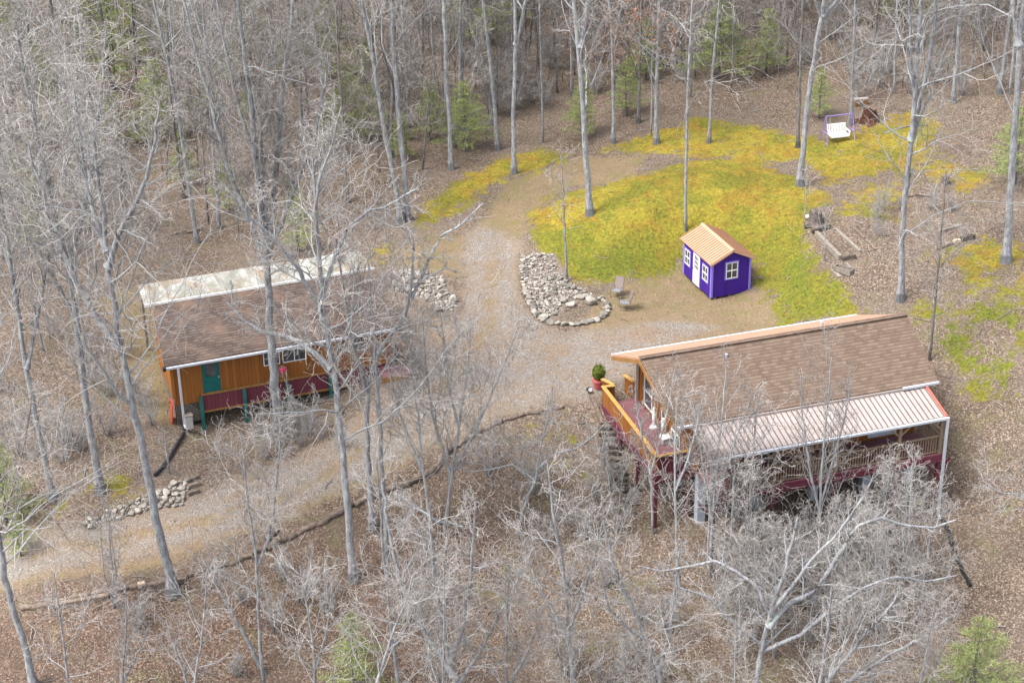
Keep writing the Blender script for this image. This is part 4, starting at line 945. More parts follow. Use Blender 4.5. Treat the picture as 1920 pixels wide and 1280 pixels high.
def tubes(par, rad, sides):
    Mp, K, _ = par.shape
    T = np.empty_like(par); T[:, 1:-1] = par[:, 2:] - par[:, :-2]; T[:, 0] = par[:, 1] - par[:, 0]; T[:, -1] = par[:, -1] - par[:, -2]; T = norm(T)
    ref = np.where(np.abs(T[..., 2:]) > .8, np.array([1.0, .2, 0]), np.array([0.1, 0, 1.0]))
    A = norm(np.cross(T, ref)); B = np.cross(T, A)
    th = 2 * np.pi * np.arange(sides) / sides
    V = par[:, :, None] + rad[:, :, None, None] * (A[:, :, None] * np.cos(th)[None, None, :, None] + B[:, :, None] * np.sin(th)[None, None, :, None])
    b = (np.arange(Mp) * K * sides)[:, None, None] + (np.arange(K - 1) * sides)[None, :, None]
    j = np.arange(sides)[None, None]; j2 = (j + 1) % sides
    F = np.stack([b + j, b + j2, b + sides + j2, b + sides + j], -1).reshape(-1, 4)
    return V.reshape(-1, 3), F
class Geo:
    def __init__(s): s.V = []; s.F = []; s.n = 0; s.mi = []
    def add(s, par, rad, sides, mi=0):
        if len(par) == 0: return
        V, F = tubes(par, rad, sides); s.V.append(V); s.F.append(F + s.n); s.n += len(V); s.mi.append(np.full(len(F), mi))
    def mesh(s, name, mats, smooth=True): return mesh_np(name, np.concatenate(s.V), np.concatenate(s.F), mats, smooth, np.concatenate(s.mi))

def make_tree_meshes(stems, rg, n1=14, n2=8, n3=6, n4=4, t0=.35, l1=.42, l2=.6, l3=.6, l4=.72, ang1=.85, up=.12, bark='bark', twig='twig', wander=.16, thick=1.0, tp=1.0, leaf=0, rt=1.0):
    """stems: list of (polyline (k,3), radius at base, radius at top, first fraction that carries limbs, limbs). Returns trunk mesh, crown mesh"""
    tr, cr = Geo(), Geo(); leafpts = []
    for (pts, r0, r1, f0, nl) in stems:
        K = 22; P = resample(pts, K)
        P[1:-1] += rg.normal(0, r0 * .16, (K - 2, 3)) * [1, 1, .3]
        t = np.linspace(0, 1, K); rad = r1 + (r0 - r1) * (1 - t) ** .9
        if f0 < .99 and r0 > .1: rad[0] *= 1.75; rad[1] *= 1.08
        tr.add(P[None], rad[None], 9, 0)
        nl = n1 if nl is None else nl
        n3_, n4_ = max(2, round(n3 * .72)) if n3 else 0, max(1, round(n4 * .66)) if n4 else 0
        if nl == 0: continue
        a1, b1 = grow(P[None], rad[None], nl, f0, .985, l1, 9, ang1, up, wander, rg, .42, .24, .014, .62, tp, .048)
        tr.add(a1, b1 * thick, 5, 1)
        lead = P[None, -2:]; 
        if n2:
            a2, b2 = grow(a1, b1, n2, .15, 1, l2, 8, .8, up * .8, wander * 1.7, rg, .55, .3, .0105 * rt, .5, 1.0, .026)
            cr.add(a2, b2 * thick, 4)
            if n3:
                a3, b3 = grow(a2, b2, n3_, .12, 1, l3, 6, .75, up * .5, wander * 1.8, rg, .6, .45, .0095 * rt, .45, 1.0, .0155 * rt)
                cr.add(a3, b3 * thick, 3); LQ = a3[:, 2:].reshape(-1, 3); leafpts.append(LQ[LQ[:, 2] < 10.5])
                if n4:
                    a4, b4 = grow(a3, b3, n4_, .15, 1, l4, 4, .7, up * .4, wander * 2, rg, .7, .6, .0075 * rt, .3, 1.0, .0095 * rt)
                    cr.add(a4, b4 * thick, 3)
    tm = tr.mesh('bare_trunk', [M[bark], M['limb'] if bark == 'bark' else M[bark]])
    cm = cr.mesh('bare_crown', [M[twig]]) if cr.V else None
    lm = None
    if leaf and leafpts:
        C = np.concatenate(leafpts); C = C[rg.integers(len(C), size=leaf)] + rg.normal(0, .25, (leaf, 3)); lm = leaf_quads(C, .07, .13, 'oakleaf', rg)
    return tm, cm, lm
def leaf_quads(C, lo, hi, mat, rg, flat=False, name='leaf_cluster'):
    n = len(C); d1 = rg.normal(size=(n, 3)); d2 = rg.normal(size=(n, 3))
    if flat: d1[:, 2] *= .25; d2[:, 2] *= .25
    d1 = norm(d1); d2 = norm(d2 - (d1 * d2).sum(-1, keepdims=True) * d1); s = rg.uniform(lo, hi, (n, 1))
    q = np.stack([C - d1 * s * .5, C + d2 * s * .32, C + d1 * s * .5 + (0, 0, .15) * s, C - d2 * s * .32], 1).reshape(-1, 3)
    return mesh_np(name, q, np.arange(4 * n).reshape(-1, 4), M[mat])
def place_tree(name, meshes, P, rz, sc, label, cat, group=None):
    R = empty(name, P, rz, label, cat, group); R.scale = sc if isinstance(sc, tuple) else (sc, sc, sc)
    for nm, me in zip(('trunk', 'crown', 'leaves'), meshes):
        if me: link(nm, me, R)
    return R

rg = np.random.default_rng(77)
def key_tree(label, pix, w, h, forks=(), f0=.3, n1=14, lean=0.0, seed=0, group=None, name='bare_tree', top_r=.3, **kw):
    """a tree whose trunk follows the photo: pix = base then points up the trunk; w = trunk width in px at the base; h = full height in metres"""
    g = np.random.default_rng(seed + 1000); B = at(*pix[0]); dist = np.linalg.norm(B - [0, 0, CAM_H]); r0 = w * .235 * dist / FPX
    pts = [B - [0, 0, .1]] + [at_y(x, y, B[1] + lean * (i + 1)) for i, (x, y) in enumerate(pix[1:])]
    top = pts[-1]; d = norm(pts[-1] - pts[-2]); rem = h - (top[2] - B[2])
    if rem > .5: pts.append(top + norm(d * .6 + np.array([0, 0, .4])) * rem)
    stems = [(np.array(pts) - B, r0, r0 * top_r, f0, n1)]
    for fk in forks:          # (pixels starting on the trunk, width px, extra length, limbs, depth per step)
        fp, fw, fl, fn, fd = fk; q = [at_y(x, y, B[1] + fd * i) for i, (x, y) in enumerate(fp)]
        if fl > 0: dd = norm(q[-1] - q[-2]); q.append(q[-1] + norm(dd * .7 + np.array([0, 0, .3])) * fl)
        fr = fw * .31 * dist / FPX; stems.append((np.array(q) - B, fr, fr * .3, .15, fn))
    ms = make_tree_meshes(stems, g, **kw)
    return place_tree(name, ms, B, 0, 1.0, label, 'tree', group)

LOW = dict(n2=6, n3=5, n4=3, l1=.26, up=.1)
# --- clearing edge, left to right
key_tree('left of two pale trunks standing together at the left end of the moss', [(752,417),(738,330),(718,235),(700,110),(678,0),(664,-120)], 22, 24, f0=.35, n1=14, seed=1, **LOW)
key_tree('right of two pale trunks standing together at the left end of the moss', [(764,412),(757,310),(746,190),(738,80),(733,-20),(728,-160)], 24, 25, f0=.35, n1=14, seed=2, **LOW)
key_tree('straight pale trunk with a green pine right behind its foot', [(847,317),(841,200),(836,80),(832,0),(828,-140)], 19, 23, f0=.45, n1=12, seed=3, **LOW)
key_tree('slightly leaning trunk left of the forked pale trunk at the moss edge', [(933,281),(926,180),(914,70),(904,-10),(890,-150)], 17, 23, f0=.45, n1=12, seed=4, **LOW)
key_tree('pale trunk forking high up with a dark broken foot on the moss', [(964,325),(963,210),(967,80),(965,0),(962,-130)], 19, 23, forks=[([(967,85),(978,40),(986,0),(996,-90)], 11, 5, 8, .2)], f0=.45, n1=10, seed=5, **LOW)
key_tree('thin pale trunk standing alone in the leaves above the moss', [(1018,268),(1016,150),(1012,20),(1006,-120)], 10, 20, f0=.4, n1=12, seed=6, **LOW)
key_tree('stout grey trunk rising from the middle of the yellow moss bank', [(1107,402),(1099,290),(1090,170),(1084,70),(1076,0),(1066,-150)], 25, 25, forks=[([(1088,90),(1096,40),(1102,0),(1110,-120)], 15, 5, 9, .3)], f0=.22, n1=18, seed=7, leaf=160, **LOW)
key_tree('pale trunk left of the rusty leaved tree at the top of the moss', [(1150,269),(1150,160),(1147,60),(1141,-20),(1136,-140)], 14, 21, forks=[([(1150,90),(1164,20),(1176,-60)], 9, 4, 7, .2)], f0=.4, n1=12, seed=8, **LOW)
key_tree('dark footed trunk half hidden by rusty leaves above the moss', [(1197,231),(1199,140),(1202,40),(1204,-100)], 13, 20, f0=.13, n1=20, seed=9, bark='bark_dark', leaf=900, **LOW)
key_tree('grey trunk with rusty dry leaves at the top edge of the moss', [(1232,270),(1231,170),(1233,70),(1238,-20),(1240,-140)], 18, 22, f0=.13, n1=24, seed=10, leaf=1300, **LOW)
key_tree('thin trunk close beside the rusty leaved trunk', [(1221,255),(1222,170),(1224,80),(1226,-60)], 7, 17, f0=.4, n1=9, seed=11, leaf=120, **LOW)
key_tree('slim straight trunk behind the purple shed roof', [(1286,432),(1287,310),(1290,160),(1297,20),(1306,-120)], 13, 23, f0=.3, n1=14, seed=12, **LOW)
key_tree('slim grey trunk at the upper moss edge right of the shed trunk', [(1329,268),(1334,170),(1343,60),(1353,-30),(1362,-150)], 13, 21, f0=.3, n1=14, seed=13, **LOW)
key_tree('dark straight trunk just left of the swing', [(1496,276),(1499,170),(1503,60),(1508,-30),(1512,-150)], 13, 21, f0=.4, n1=11, seed=14, bark='bark_dark', **LOW)
key_tree('stout pale trunk leaning right just left of the swing', [(1500,347),(1509,240),(1522,140),(1541,30),(1552,-40),(1570,-160)], 24, 24, forks=[([(1541,32),(1570,0),(1600,-40)], 11, 5, 8, .3), ([(1540,34),(1528,0),(1516,-60)], 9, 4, 7, -.2)], f0=.25, n1=15, seed=15, **LOW)
key_tree('straight pale trunk behind the right post of the swing', [(1597,233),(1598,150),(1602,60),(1606,-30),(1610,-150)], 15, 22, f0=.3, n1=13, seed=16, **LOW)
key_tree('many stemmed pale tree in the leaves above the big roof', [(1688,562),(1692,430),(1703,310),(1710,250),(1714,180),(1722,90),(1728,0),(1732,-120)], 25, 25, forks=[([(1706,265),(1722,205),(1742,120),(1752,40),(1760,-80)], 14, 5, 10, .3), ([(1714,180),(1708,110),(1706,20),(1702,-90)], 10, 4, 8, -.3), ([(1707,275),(1738,190),(1774,90),(1800,30)], 9, 3, 8, .5)], f0=.12, n1=22, seed=17, n2=7, n3=5, n4=3, l1=.26, up=.06, tp=1.0)
key_tree('big pale trunk with spreading roots at the right edge', [(1886,490),(1893,380),(1903,250),(1908,150),(1912,80),(1930,-60)], 31, 26, forks=[([(1911,85),(1900,20),(1896,-60)], 16, 5, 9, .3)], f0=.3, n1=16, seed=18, n2=7, n3=5, n4=3, l1=.3, up=.06)
key_tree('thin dark sapling beside the right corner of the big roof', [(1743,675),(1750,600),(1757,520),(1763,460),(1766,420)], 12, 10.5, f0=.25, n1=20, seed=19, bark='bark_dark', n2=6, n3=4, n4=1, l1=.26)
key_tree('thin pale sapling growing out of the rock bed', [(1063,527),(1060,450),(1057,370),(1054,325)], 11, 8, f0=.45, n1=10, seed=20, n2=5, n3=4, n4=0, l1=.28)
key_tree('short thin sapling on the moss edge left of the timber bed', [(1546,489),(1548,455),(1547,420)], 6, 3.6, f0=.4, n1=8, seed=21, n2=4, n3=3, n4=0, l1=.35)
key_tree('bare sapling at the top left of the timber bed near the globe', [(1508,430),(1510,390),(1511,350)], 5, 4, f0=.4, n1=8, seed=22, n2=4, n3=3, n4=0, l1=.35)
for i, (b, t, w, lb) in enumerate([((1788,192), (1798,60), 16, 'grey trunk behind the forked tree near the top right'), ((1874,176), (1890,60), 17, 'left of two trunks near the top right corner'), ((1893,178), (1902,80), 10, 'right thinner of two trunks near the top right corner'), ((1676,176), (1680,60), 10, 'slim pale trunk in the leaves right of the swing'), ((1848,148), (1840,90), 6, 'dark crooked sapling in the leaves at the top right'), ((870,285), (880,200), 6, 'slim sapling beside the green pine at the moss edge')]):
    key_tree(lb, [b, t, (t[0] * 2 - b[0], t[1] * 2 - b[1])], w, 18 if w > 8 else 9, f0=.4, n1=11, seed=30 + i, **LOW)
key_tree('dark leaning trunk crossing behind the slightly leaning pale trunk', [(925,235),(915,170),(898,80),(884,20)], 14, 13, f0=.5, n1=8, seed=40, bark='bark_dark', **LOW)

# --- around the cottage and the left side
BIG = dict(n2=9, n3=6, n4=2, rt=1.1, l1=.36, up=.1)
key_tree('big tree before the cottage leaning left with its crown over the left woods', [(324,1112),(302,1010),(280,910),(258,800),(240,720),(222,640),(211,560),(203,490),(196,430)], 37, 22, forks=[([(222,650),(195,615),(165,570),(140,520),(112,450),(86,380)], 20, 2.5, 14, .25), ([(203,500),(222,440),(250,390),(275,330),(290,270)], 17, 2, 13, -.3), ([(200,470),(180,410),(160,340),(150,260)], 15, 2, 12, .3)], f0=.38, n1=24, seed=50, tp=.9, thick=1.0, **BIG)
key_tree('tall tree left of the big leaning one rising from the roadside bank', [(188,920),(172,820),(156,720),(143,600),(128,500),(108,420),(88,340),(70,260)], 30, 23, forks=[([(128,500),(150,420),(168,340),(180,250),(190,180)], 17, 3, 13, .3), ([(143,600),(100,520),(60,450),(20,380)], 13, 2, 11, .4)], f0=.4, n1=22, seed=51, **BIG)
key_tree('tree on the roadside bank left of the tall one, near the left edge', [(100,935),(84,860),(68,780),(50,690),(36,600),(24,520)], 25, 20, forks=[([(50,690),(66,620),(80,540),(92,460)], 13, 3, 11, .3)], f0=.4, n1=18, seed=52, **BIG)
key_tree('thick trunk before the cottage front with a tall broom of upright limbs', [(524,800),(516,730),(510,640),(504,560),(499,480),(497,420)], 40, 17, forks=[([(499,490),(470,420),(440,350),(415,270),(395,190),(370,110)], 18, 3, 15, .3), ([(498,470),(488,380),(478,280),(470,180),(455,80),(445,-10)], 20, 3, 16, -.2), ([(500,455),(515,370),(522,270),(530,170),(545,70),(552,-20)], 19, 3, 16, .25), ([(500,480),(535,400),(562,330),(590,260),(605,190)], 15, 2.5, 13, -.3), ([(478,290),(452,220),(430,130),(412,40)], 12, 2, 11, .3)], f0=.5, n1=14, seed=53, n2=9, n3=6, n4=4, l1=.3, up=.14)
key_tree('pale tree standing between the cottage and the paired dark trunks', [(664,1085),(655,1000),(648,900),(640,820),(632,740),(620,660),(606,590),(600,520),(596,450)], 32, 21, forks=[([(622,690),(596,668),(560,640),(530,628),(490,622),(456,600)], 17, 1.2, 12, .25), ([(612,620),(590,560),(560,505),(520,450),(470,410)], 15, 2, 12, -.3), ([(604,560),(625,490),(650,430),(690,395),(720,390)], 13, 2, 11, .3), ([(598,480),(590,400),(600,330),(620,280)], 11, 2, 10, -.2)], f0=.35, n1=20, seed=54, **BIG)
key_tree('dark trunk of the pair, ending in a lichen grey limb broken off at the top', [(698,990),(694,920),(690,850),(688,780),(690,720),(708,660),(740,618),(760,590),(770,550),(773,500),(776,455),(762,435),(742,418),(712,385)], 26, 15, forks=[([(770,562),(790,520),(806,480),(830,440),(860,425)], 11, 1.5, 8, .2), ([(688,730),(676,690),(660,640),(650,580),(640,520)], 13, 2, 12, -.3), ([(772,540),(800,520),(835,503),(850,506),(862,512)], 7, 0, 3, .1)], f0=.5, n1=12, seed=55, top_r=.22, n2=7, n3=5, n4=3, l1=.2, up=.06)
key_tree('slim trunk just right of the dark paired trunk', [(726,1075),(722,960),(716,860),(712,770),(706,700)], 19, 16, f0=.35, n1=16, seed=56, **BIG)
key_tree('leaning brown trunk in the woods behind the left half of the cottage roof', [(370,455),(352,330),(338,240),(322,150),(302,60),(285,-10),(270,-120)], 17, 24, f0=.4, n1=14, seed=57, **LOW)
key_tree('brown trunk behind the big broom tree', [(262,228),(256,160),(250,80),(246,0)], 14, 15, f0=.5, n1=10, seed=58, bark='bark_dark', **LOW)
key_tree('bare trunk at the lower left corner leaning left', [(66,1290),(44,1210),(22,1130),(6,1060),(-6,980),(-20,880)], 30, 18, f0=.35, n1=18, seed=59, **BIG)
key_tree('pale slim tree forking in a V over the drive edge', [(494,1286),(488,1200),(484,1120),(482,1055),(474,1000),(466,940)], 16, 13, forks=[([(483,1060),(500,1020),(512,960),(520,900)], 10, 2.5, 10, .2)], f0=.35, n1=14, seed=60, n2=8, n3=6, n4=3, l1=.35)
key_tree('short stub trunk left of the pale slim tree, leaning left', [(496,1262),(464,1200),(436,1150),(414,1112)], 20, 6, f0=.5, n1=9, seed=61, n2=7, n3=5, n4=3, l1=.45)
key_tree('small stubby trunk beside the drain pipe above the stone wall', [(318,888),(316,870),(313,850)], 11, 2.6, f0=.4, n1=6, seed=62, n2=4, n3=3, n4=0, l1=.5)
key_tree('thin sapling growing against the lower drive', [(222,1140),(212,1080),(206,1020),(203,960)], 8, 6, f0=.3, n1=10, seed=63, n2=6, n3=5, n4=0, l1=.4)
key_tree('thin twin stemmed sapling on the log edge', [(212,1140),(220,1090),(212,1030)], 7, 4.5, forks=[([(214,1135),(196,1080),(190,1020)], 5, 1, 7, .1)], f0=.3, n1=9, seed=64, n2=6, n3=4, n4=0, l1=.4)
key_tree('dark thin leaning tree with white lichen at the left edge', [(-6,1010),(14,950),(32,890),(46,830),(58,760)], 10, 8, f0=.4, n1=12, seed=65, bark='bark_dark', n2=7, n3=5, n4=3, l1=.35)
# tall many stemmed shrubs behind and around the turnaround
SH = dict(n2=7, n3=5, n4=1, rt=1.15, l1=.36, up=.18, f0=.25, bark='limb', twig='twig')
key_tree('tall twiggy many stemmed tree at the lower side of the turnaround', [(832,1005),(842,930),(852,860),(862,790),(872,720),(880,650)], 15, 11, forks=[([(848,900),(830,840),(812,780),(800,700),(796,640)], 10, 1.5, 11, .15), ([(852,880),(890,810),(920,740),(950,670),(965,630)], 10, 1, 11, -.2), ([(860,800),(842,730),(836,660),(830,620)], 8, 1, 9, .2)], n1=14, seed=70, **SH)
key_tree('slender twiggy tree left of the tall many stemmed one', [(808,1010),(800,930),(792,870),(786,800),(778,730),(770,660)], 12, 10, forks=[([(796,890),(770,830),(748,770),(730,700)], 8, 1.5, 10, .2)], n1=13, seed=71, **SH)
key_tree('crooked brown tree in the hollow left of the timber stairs', [(970,1000),(984,945),(1004,900),(1008,870),(1018,820),(1030,770)], 14, 8, forks=[([(1006,880),(1040,850),(1080,840),(1110,820)], 8, 1, 9, .2), ([(1004,900),(960,870),(920,880),(880,884)], 7, 1, 9, -.2)], n1=12, seed=72, **{**SH, 'up': .06})
key_tree('forked pale tree beside the lower end of the deck', [(1224,1000),(1222,930),(1222,880),(1236,830),(1250,780)], 11, 9, forks=[([(1222,885),(1206,830),(1196,780)], 7, 1.2, 9, .2)], n1=12, seed=73, **SH)
key_tree('pale tree in front of the left downspout of the big house', [(1275,1130),(1270,1040),(1266,960),(1264,890),(1266,830)], 14, 11, forks=[([(1266,920),(1290,860),(1306,800)], 8, 1, 9, .2)], n1=13, seed=74, **SH)
key_tree('small twiggy tree with upright stems before the porch roof, left one', [(1330,1080),(1334,1000),(1340,920),(1346,850),(1352,800)], 12, 11, forks=[([(1336,960),(1360,880),(1384,810),(1400,770)], 8, 1, 10, .2), ([(1335,980),(1322,900),(1312,830),(1304,790)], 7, 1, 8, .2)], n1=12, seed=75, **{**SH, 'twig': 'twig_brown', 'rt': .75, 'ang1': .3, 'l1': .4})
key_tree('small twiggy tree with upright stems before the porch roof, right one', [(1530,1090),(1536,990),(1540,900),(1546,820),(1552,760)], 13, 12, forks=[([(1538,950),(1560,870),(1580,800),(1590,750)], 8, 1, 10, .2), ([(1537,960),(1518,880),(1508,800),(1502,760)], 8, 1, 10, .2)], n1=13, seed=76, **{**SH, 'twig': 'twig_brown', 'rt': .75, 'ang1': .3, 'l1': .4})

# --- the foreground crowns, rooted below the picture
FGS = dict(n2=6, n3=5, n4=1, rt=1.0, up=.07, bark='bark')
FG = dict(n2=7, n3=6, n4=2, rt=1.0, up=.07, bark='bark', thick=1.0)
key_tree('broad pale oak whose crooked limbs fill the lower right below the porch', [(1400,1420),(1408,1340),(1420,1260),(1436,1190),(1452,1130),(1468,1085)], 30, 12.5, forks=[([(1440,1175),(1480,1130),(1530,1108),(1560,1060),(1590,1010),(1610,985),(1650,970),(1700,985),(1750,988)], 16, 1, 14, .2), ([(1452,1140),(1500,1080),(1530,1040),(1562,1010),(1600,960),(1620,930)], 13, 1.2, 11, -.3), ([(1445,1160),(1420,1100),(1380,1070),(1340,1050),(1300,1060),(1240,1070)], 13, 1, 11, .3), ([(1430,1220),(1500,1190),(1560,1140),(1620,1100),(1680,1080),(1740,1090)], 13, 1.2, 11, .2), ([(1430,1210),(1370,1160),(1330,1120),(1270,1100)], 11, 1.2, 10, -.3)], f0=.45, n1=10, l1=.25, seed=80, **FG)
key_tree('pale many limbed tree spreading at the bottom middle of the picture', [(880,1420),(868,1340),(850,1260),(832,1190),(820,1120),(812,1060),(808,1000)], 28, 13, forks=[([(850,1265),(800,1190),(770,1130),(745,1070),(730,1000),(722,950)], 17, 1.2, 14, .3), ([(845,1240),(870,1170),(880,1100),(886,1030),(890,980)], 15, 1.2, 13, -.3), ([(855,1290),(900,1220),(930,1160),(960,1110)], 13, 1.2, 12, .3)], f0=.4, n1=16, l1=.34, seed=81, **FG)
key_tree('grey tree with two upright limbs at the bottom left of the middle', [(752,1330),(742,1240),(730,1150),(722,1070),(716,1000)], 18, 13, forks=[([(738,1215),(770,1160),(790,1090)], 12, 1.5, 11, .3)], f0=.35, n1=15, l1=.34, seed=82, **FG)
key_tree('slim leaning tree at the bottom between the pine and the middle crown', [(648,1480),(690,1330),(716,1250),(742,1170),(764,1120)], 18, 11, f0=.4, n1=14, l1=.36, seed=83, **FG)
key_tree('pale tree with long bare limbs at the bottom right of the middle', [(1078,1330),(1072,1250),(1066,1180),(1060,1110),(1052,1040),(1040,980)], 20, 13, forks=[([(1068,1210),(1040,1150),(1010,1100),(990,1050)], 12, 1.5, 11, .3), ([(1066,1180),(1090,1120),(1110,1060),(1124,1010)], 12, 1.5, 11, -.3)], f0=.4, n1=14, l1=.34, seed=84, **FG)
key_tree('crooked pale tree bending left over the hollow at the bottom', [(1260,1400),(1250,1320),(1230,1240),(1200,1170),(1170,1110),(1150,1060)], 22, 12, forks=[([(1235,1255),(1255,1190),(1262,1130),(1270,1070)], 13, 1.5, 11, .3), ([(1215,1200),(1180,1180),(1140,1140),(1130,1090)], 10, 1, 10, -.2)], f0=.4, n1=15, l1=.34, seed=85, **FG)
key_tree('tree fanning pale limbs to the right along the bottom edge', [(1480,1500),(1500,1400),(1530,1320),(1570,1250),(1620,1190),(1660,1150)], 26, 11, forks=[([(1530,1320),(1600,1270),(1680,1220),(1740,1190)], 15, 1.2, 13, .3), ([(1520,1350),(1540,1270),(1550,1200),(1556,1140)], 14, 1.2, 12, -.3)], f0=.4, n1=16, l1=.34, seed=86, **FG)
key_tree('slim pale tree on the right edge of the lower slope', [(1975,1040),(1960,980),(1935,940),(1905,925),(1880,925)], 12, 5, f0=.3, n1=14, l1=.5, seed=87, **{**FG, 'n4': 2})
key_tree('small pale tree at the bottom left among dark leaves', [(232,1340),(228,1290),(232,1230),(236,1190)], 12, 7, forks=[([(228,1285),(250,1240),(270,1200)], 8, 1, 9, .2)], f0=.3, n1=13, l1=.42, seed=88, **FGS)
key_tree('twiggy tree at the bottom right of the lower left corner trunk', [(120,1400),(130,1330),(128,1270),(120,1210)], 14, 9, f0=.35, n1=14, l1=.4, seed=89, **FGS)
key_tree('twiggy tree below the middle of the drive edge at the bottom', [(360,1390),(362,1310),(370,1240),(380,1190)], 14, 9, forks=[([(362,1310),(340,1250),(322,1200)], 9, 1, 10, .2)], f0=.35, n1=14, l1=.38, seed=90, **FGS)
key_tree('twiggy tree right of the leaning stub trunk at the bottom', [(596,1420),(592,1330),(590,1250),(584,1180),(572,1120)], 15, 10, forks=[([(590,1260),(612,1190),(620,1130)], 9, 1, 10, .2)], f0=.35, n1=15, l1=.38, seed=91, **FGS)
key_tree('pale tree at the bottom just right of the lower middle crown', [(960,1450),(955,1370),(950,1290),(948,1220),(952,1150)], 16, 11, forks=[([(950,1290),(985,1230),(1005,1180)], 10, 1, 10, .2)], f0=.35, n1=15, l1=.38, seed=92, **FG)

# ------------------------------------------------------------------ the woods: copies of a few bare trees
rg = np.random.default_rng(404)
def proto_tree(seed, h, r, kw, fork=True):
    g = np.random.default_rng(seed); dx, dy = g.normal(0, .6, 2)
    main = np.array([(0, 0, -.3), (dx * .1, dy * .1, h * .2), (dx * .4, dy * .3, h * .45), (dx * .9, dy * .9, h * .7), (dx * 1.1, dy * 1.3, h)])
    st = [(main, r, r * .25, kw.pop('f0', .38), kw.pop('n1', 16))]
    if fork:
        a = g.uniform(0, 6.28); p = main[2] + (main[3] - main[2]) * g.uniform(0, .7); o = np.array([math.cos(a), math.sin(a), 0])
        st.append((np.array([p, p + o * h * .06 + [0, 0, h * .12], p + o * h * .12 + [0, 0, h * .28], p + o * h * .15 + [0, 0, h * .42]]), r * .55, r * .15, .2, 11))
    return make_tree_meshes(st, g, **kw)
PF = [proto_tree(500 + i, 20 + (i % 3) * 1.5, .085 + .02 * (i % 4), dict(n1=18, f0=.18 + .06 * (i % 3), n2=8, n3=5, n4=2, l1=.26, up=.1, bark='bark' if i % 3 else 'bark_dark', twig='twig' if i % 2 == 1 else 'twig_brown', wander=.18), i % 2 == 0) for i in range(7)]
PW = [proto_tree(520 + i, 15 + i, .085, dict(n1=20, f0=.22, n2=9, n3=5, n4=2, l1=.32, up=.14, twig='twig', wander=.18)) for i in range(3)]     # twiggier
PS = [proto_tree(540 + i, 5.5 + i * .8, .045, dict(n1=13, f0=.22, n2=6, n3=4, n4=2, l1=.36, up=.12, bark='bark_dark', twig='twig_brown', wander=.22, rt=.8), False) for i in range(4)]
def shrub_proto(seed, h, ns):
    g = np.random.default_rng(seed); st = []
    for i in range(ns):
        a = g.uniform(0, 6.28); o = np.array([math.cos(a), math.sin(a), 0]); k = g.uniform(.15, .45); hh = h * g.uniform(.6, 1)
        st.append((np.array([o * .08 + [0, 0, -.1], o * (.1 + k * hh * .35) + [0, 0, hh * .4], o * (.1 + k * hh) + [0, 0, hh]]), .028, .01, .15, 8))
    return make_tree_meshes(st, g, n2=5, n3=4, n4=0, l1=.4, up=.12, bark='limb', twig='twig', wander=.24, rt=.9)
PB = [shrub_proto(560 + i, 2.4 + .5 * i, 6) for i in range(4)]
def scatter(pix, n, protos, mind, label, cat, group, name, smin, smax, occupied, frame=None, used=[]):
    w = wpoly(pix) if frame is None else np.array([frame_pt(frame, a, b, 0)[:2] for a, b in pix]); mn, mx = w.min(0), w.max(0); k = 0; tries = 0
    while k < n and tries < 6000:
        tries += 1; p = rg.uniform(mn, mx)
        if poly_soft(p[None], w, .05)[0] < .5 or any((p[0] - q[0]) ** 2 + (p[1] - q[1]) ** 2 < mind ** 2 for q in occupied): continue
        occupied.append(p); s = rg.uniform(smin, smax); k += 1
        R = place_tree(name, protos[rg.integers(len(protos))], (p[0], p[1], gz(*p)), rg.uniform(0, 6.28), (s, s, s * rg.uniform(.92, 1.1)), label, cat, group)
        R.rotation_euler = (rg.normal() * .035, rg.normal() * .035, rg.uniform(0, 6.28))
occ = [np.array(o.location[:2]) for o in bpy.data.objects if o.name.startswith('bare_tree')]
scatter([(-120,-70),(330,-70),(330,330),(200,420),(-120,420)], 34, PF + PW, 1.7, 'bare pale tree crowded in the woods at the upper left', 'tree', 'woods at the upper left', 'bare_tree', .8, 1.1, occ)
scatter([(330,-70),(720,-70),(690,250),(690,400),(600,430),(300,480),(330,330)], 38, PF, 1.6, 'bare tree in the dense woods above the cottage roof', 'tree', 'woods above the cottage', 'bare_tree', .75, 1.05, occ)
scatter([(720,-70),(1260,-70),(1260,120),(1180,180),(1060,190),(960,215),(860,240),(760,330),(700,330)], 62, PF, 1.4, 'bare tree in the dense woods behind the left half of the moss', 'tree', 'woods behind the moss', 'bare_tree', .75, 1.05, occ)
scatter([(1260,-70),(1640,-70),(1640,120),(1480,150),(1360,150),(1260,140)], 32, PF, 1.7, 'bare tree in the woods between the shed trunk and the swing', 'tree', 'woods behind the shed and swing', 'bare_tree', .7, 1.0, occ)
scatter([(1640,-70),(2020,-70),(2020,90),(1640,110)], 20, PF, 2.0, 'bare tree in the open woods along the top right edge', 'tree', 'woods at the top right', 'bare_tree', .75, 1.0, occ)
scatter([(-140,430),(180,430),(200,560),(60,700),(-140,760)], 12, PW, 2.4, 'twiggy bare tree in the woods at the middle of the left edge', 'tree', 'woods at the left edge', 'bare_tree', .75, 1.05, occ)
scatter([(620,1330),(1700,1330),(1750,1560),(620,1560)], 9, PW, 3.2, 'pale bare crown rising from below the bottom edge', 'tree', 'crowns along the bottom edge', 'bare_tree', .6, .8, occ)
PU = [proto_tree(570 + i, 8 + 1.3 * i, .06, dict(n1=18, f0=.12, n2=7, n3=5, n4=1, l1=.34, up=.08, bark='bark_dark', twig='twig_brown', wander=.22), i == 1) for i in range(4)]
scatter([(760,-60),(1260,-60),(1260,110),(1180,190),(1060,200),(960,225),(860,250),(760,330),(690,390)], 44, PU, 1.1, 'young brown twiggy tree under the woods behind the left half of the moss', 'young tree', 'young trees behind the moss', 'young_tree', .6, 1.1, occ)
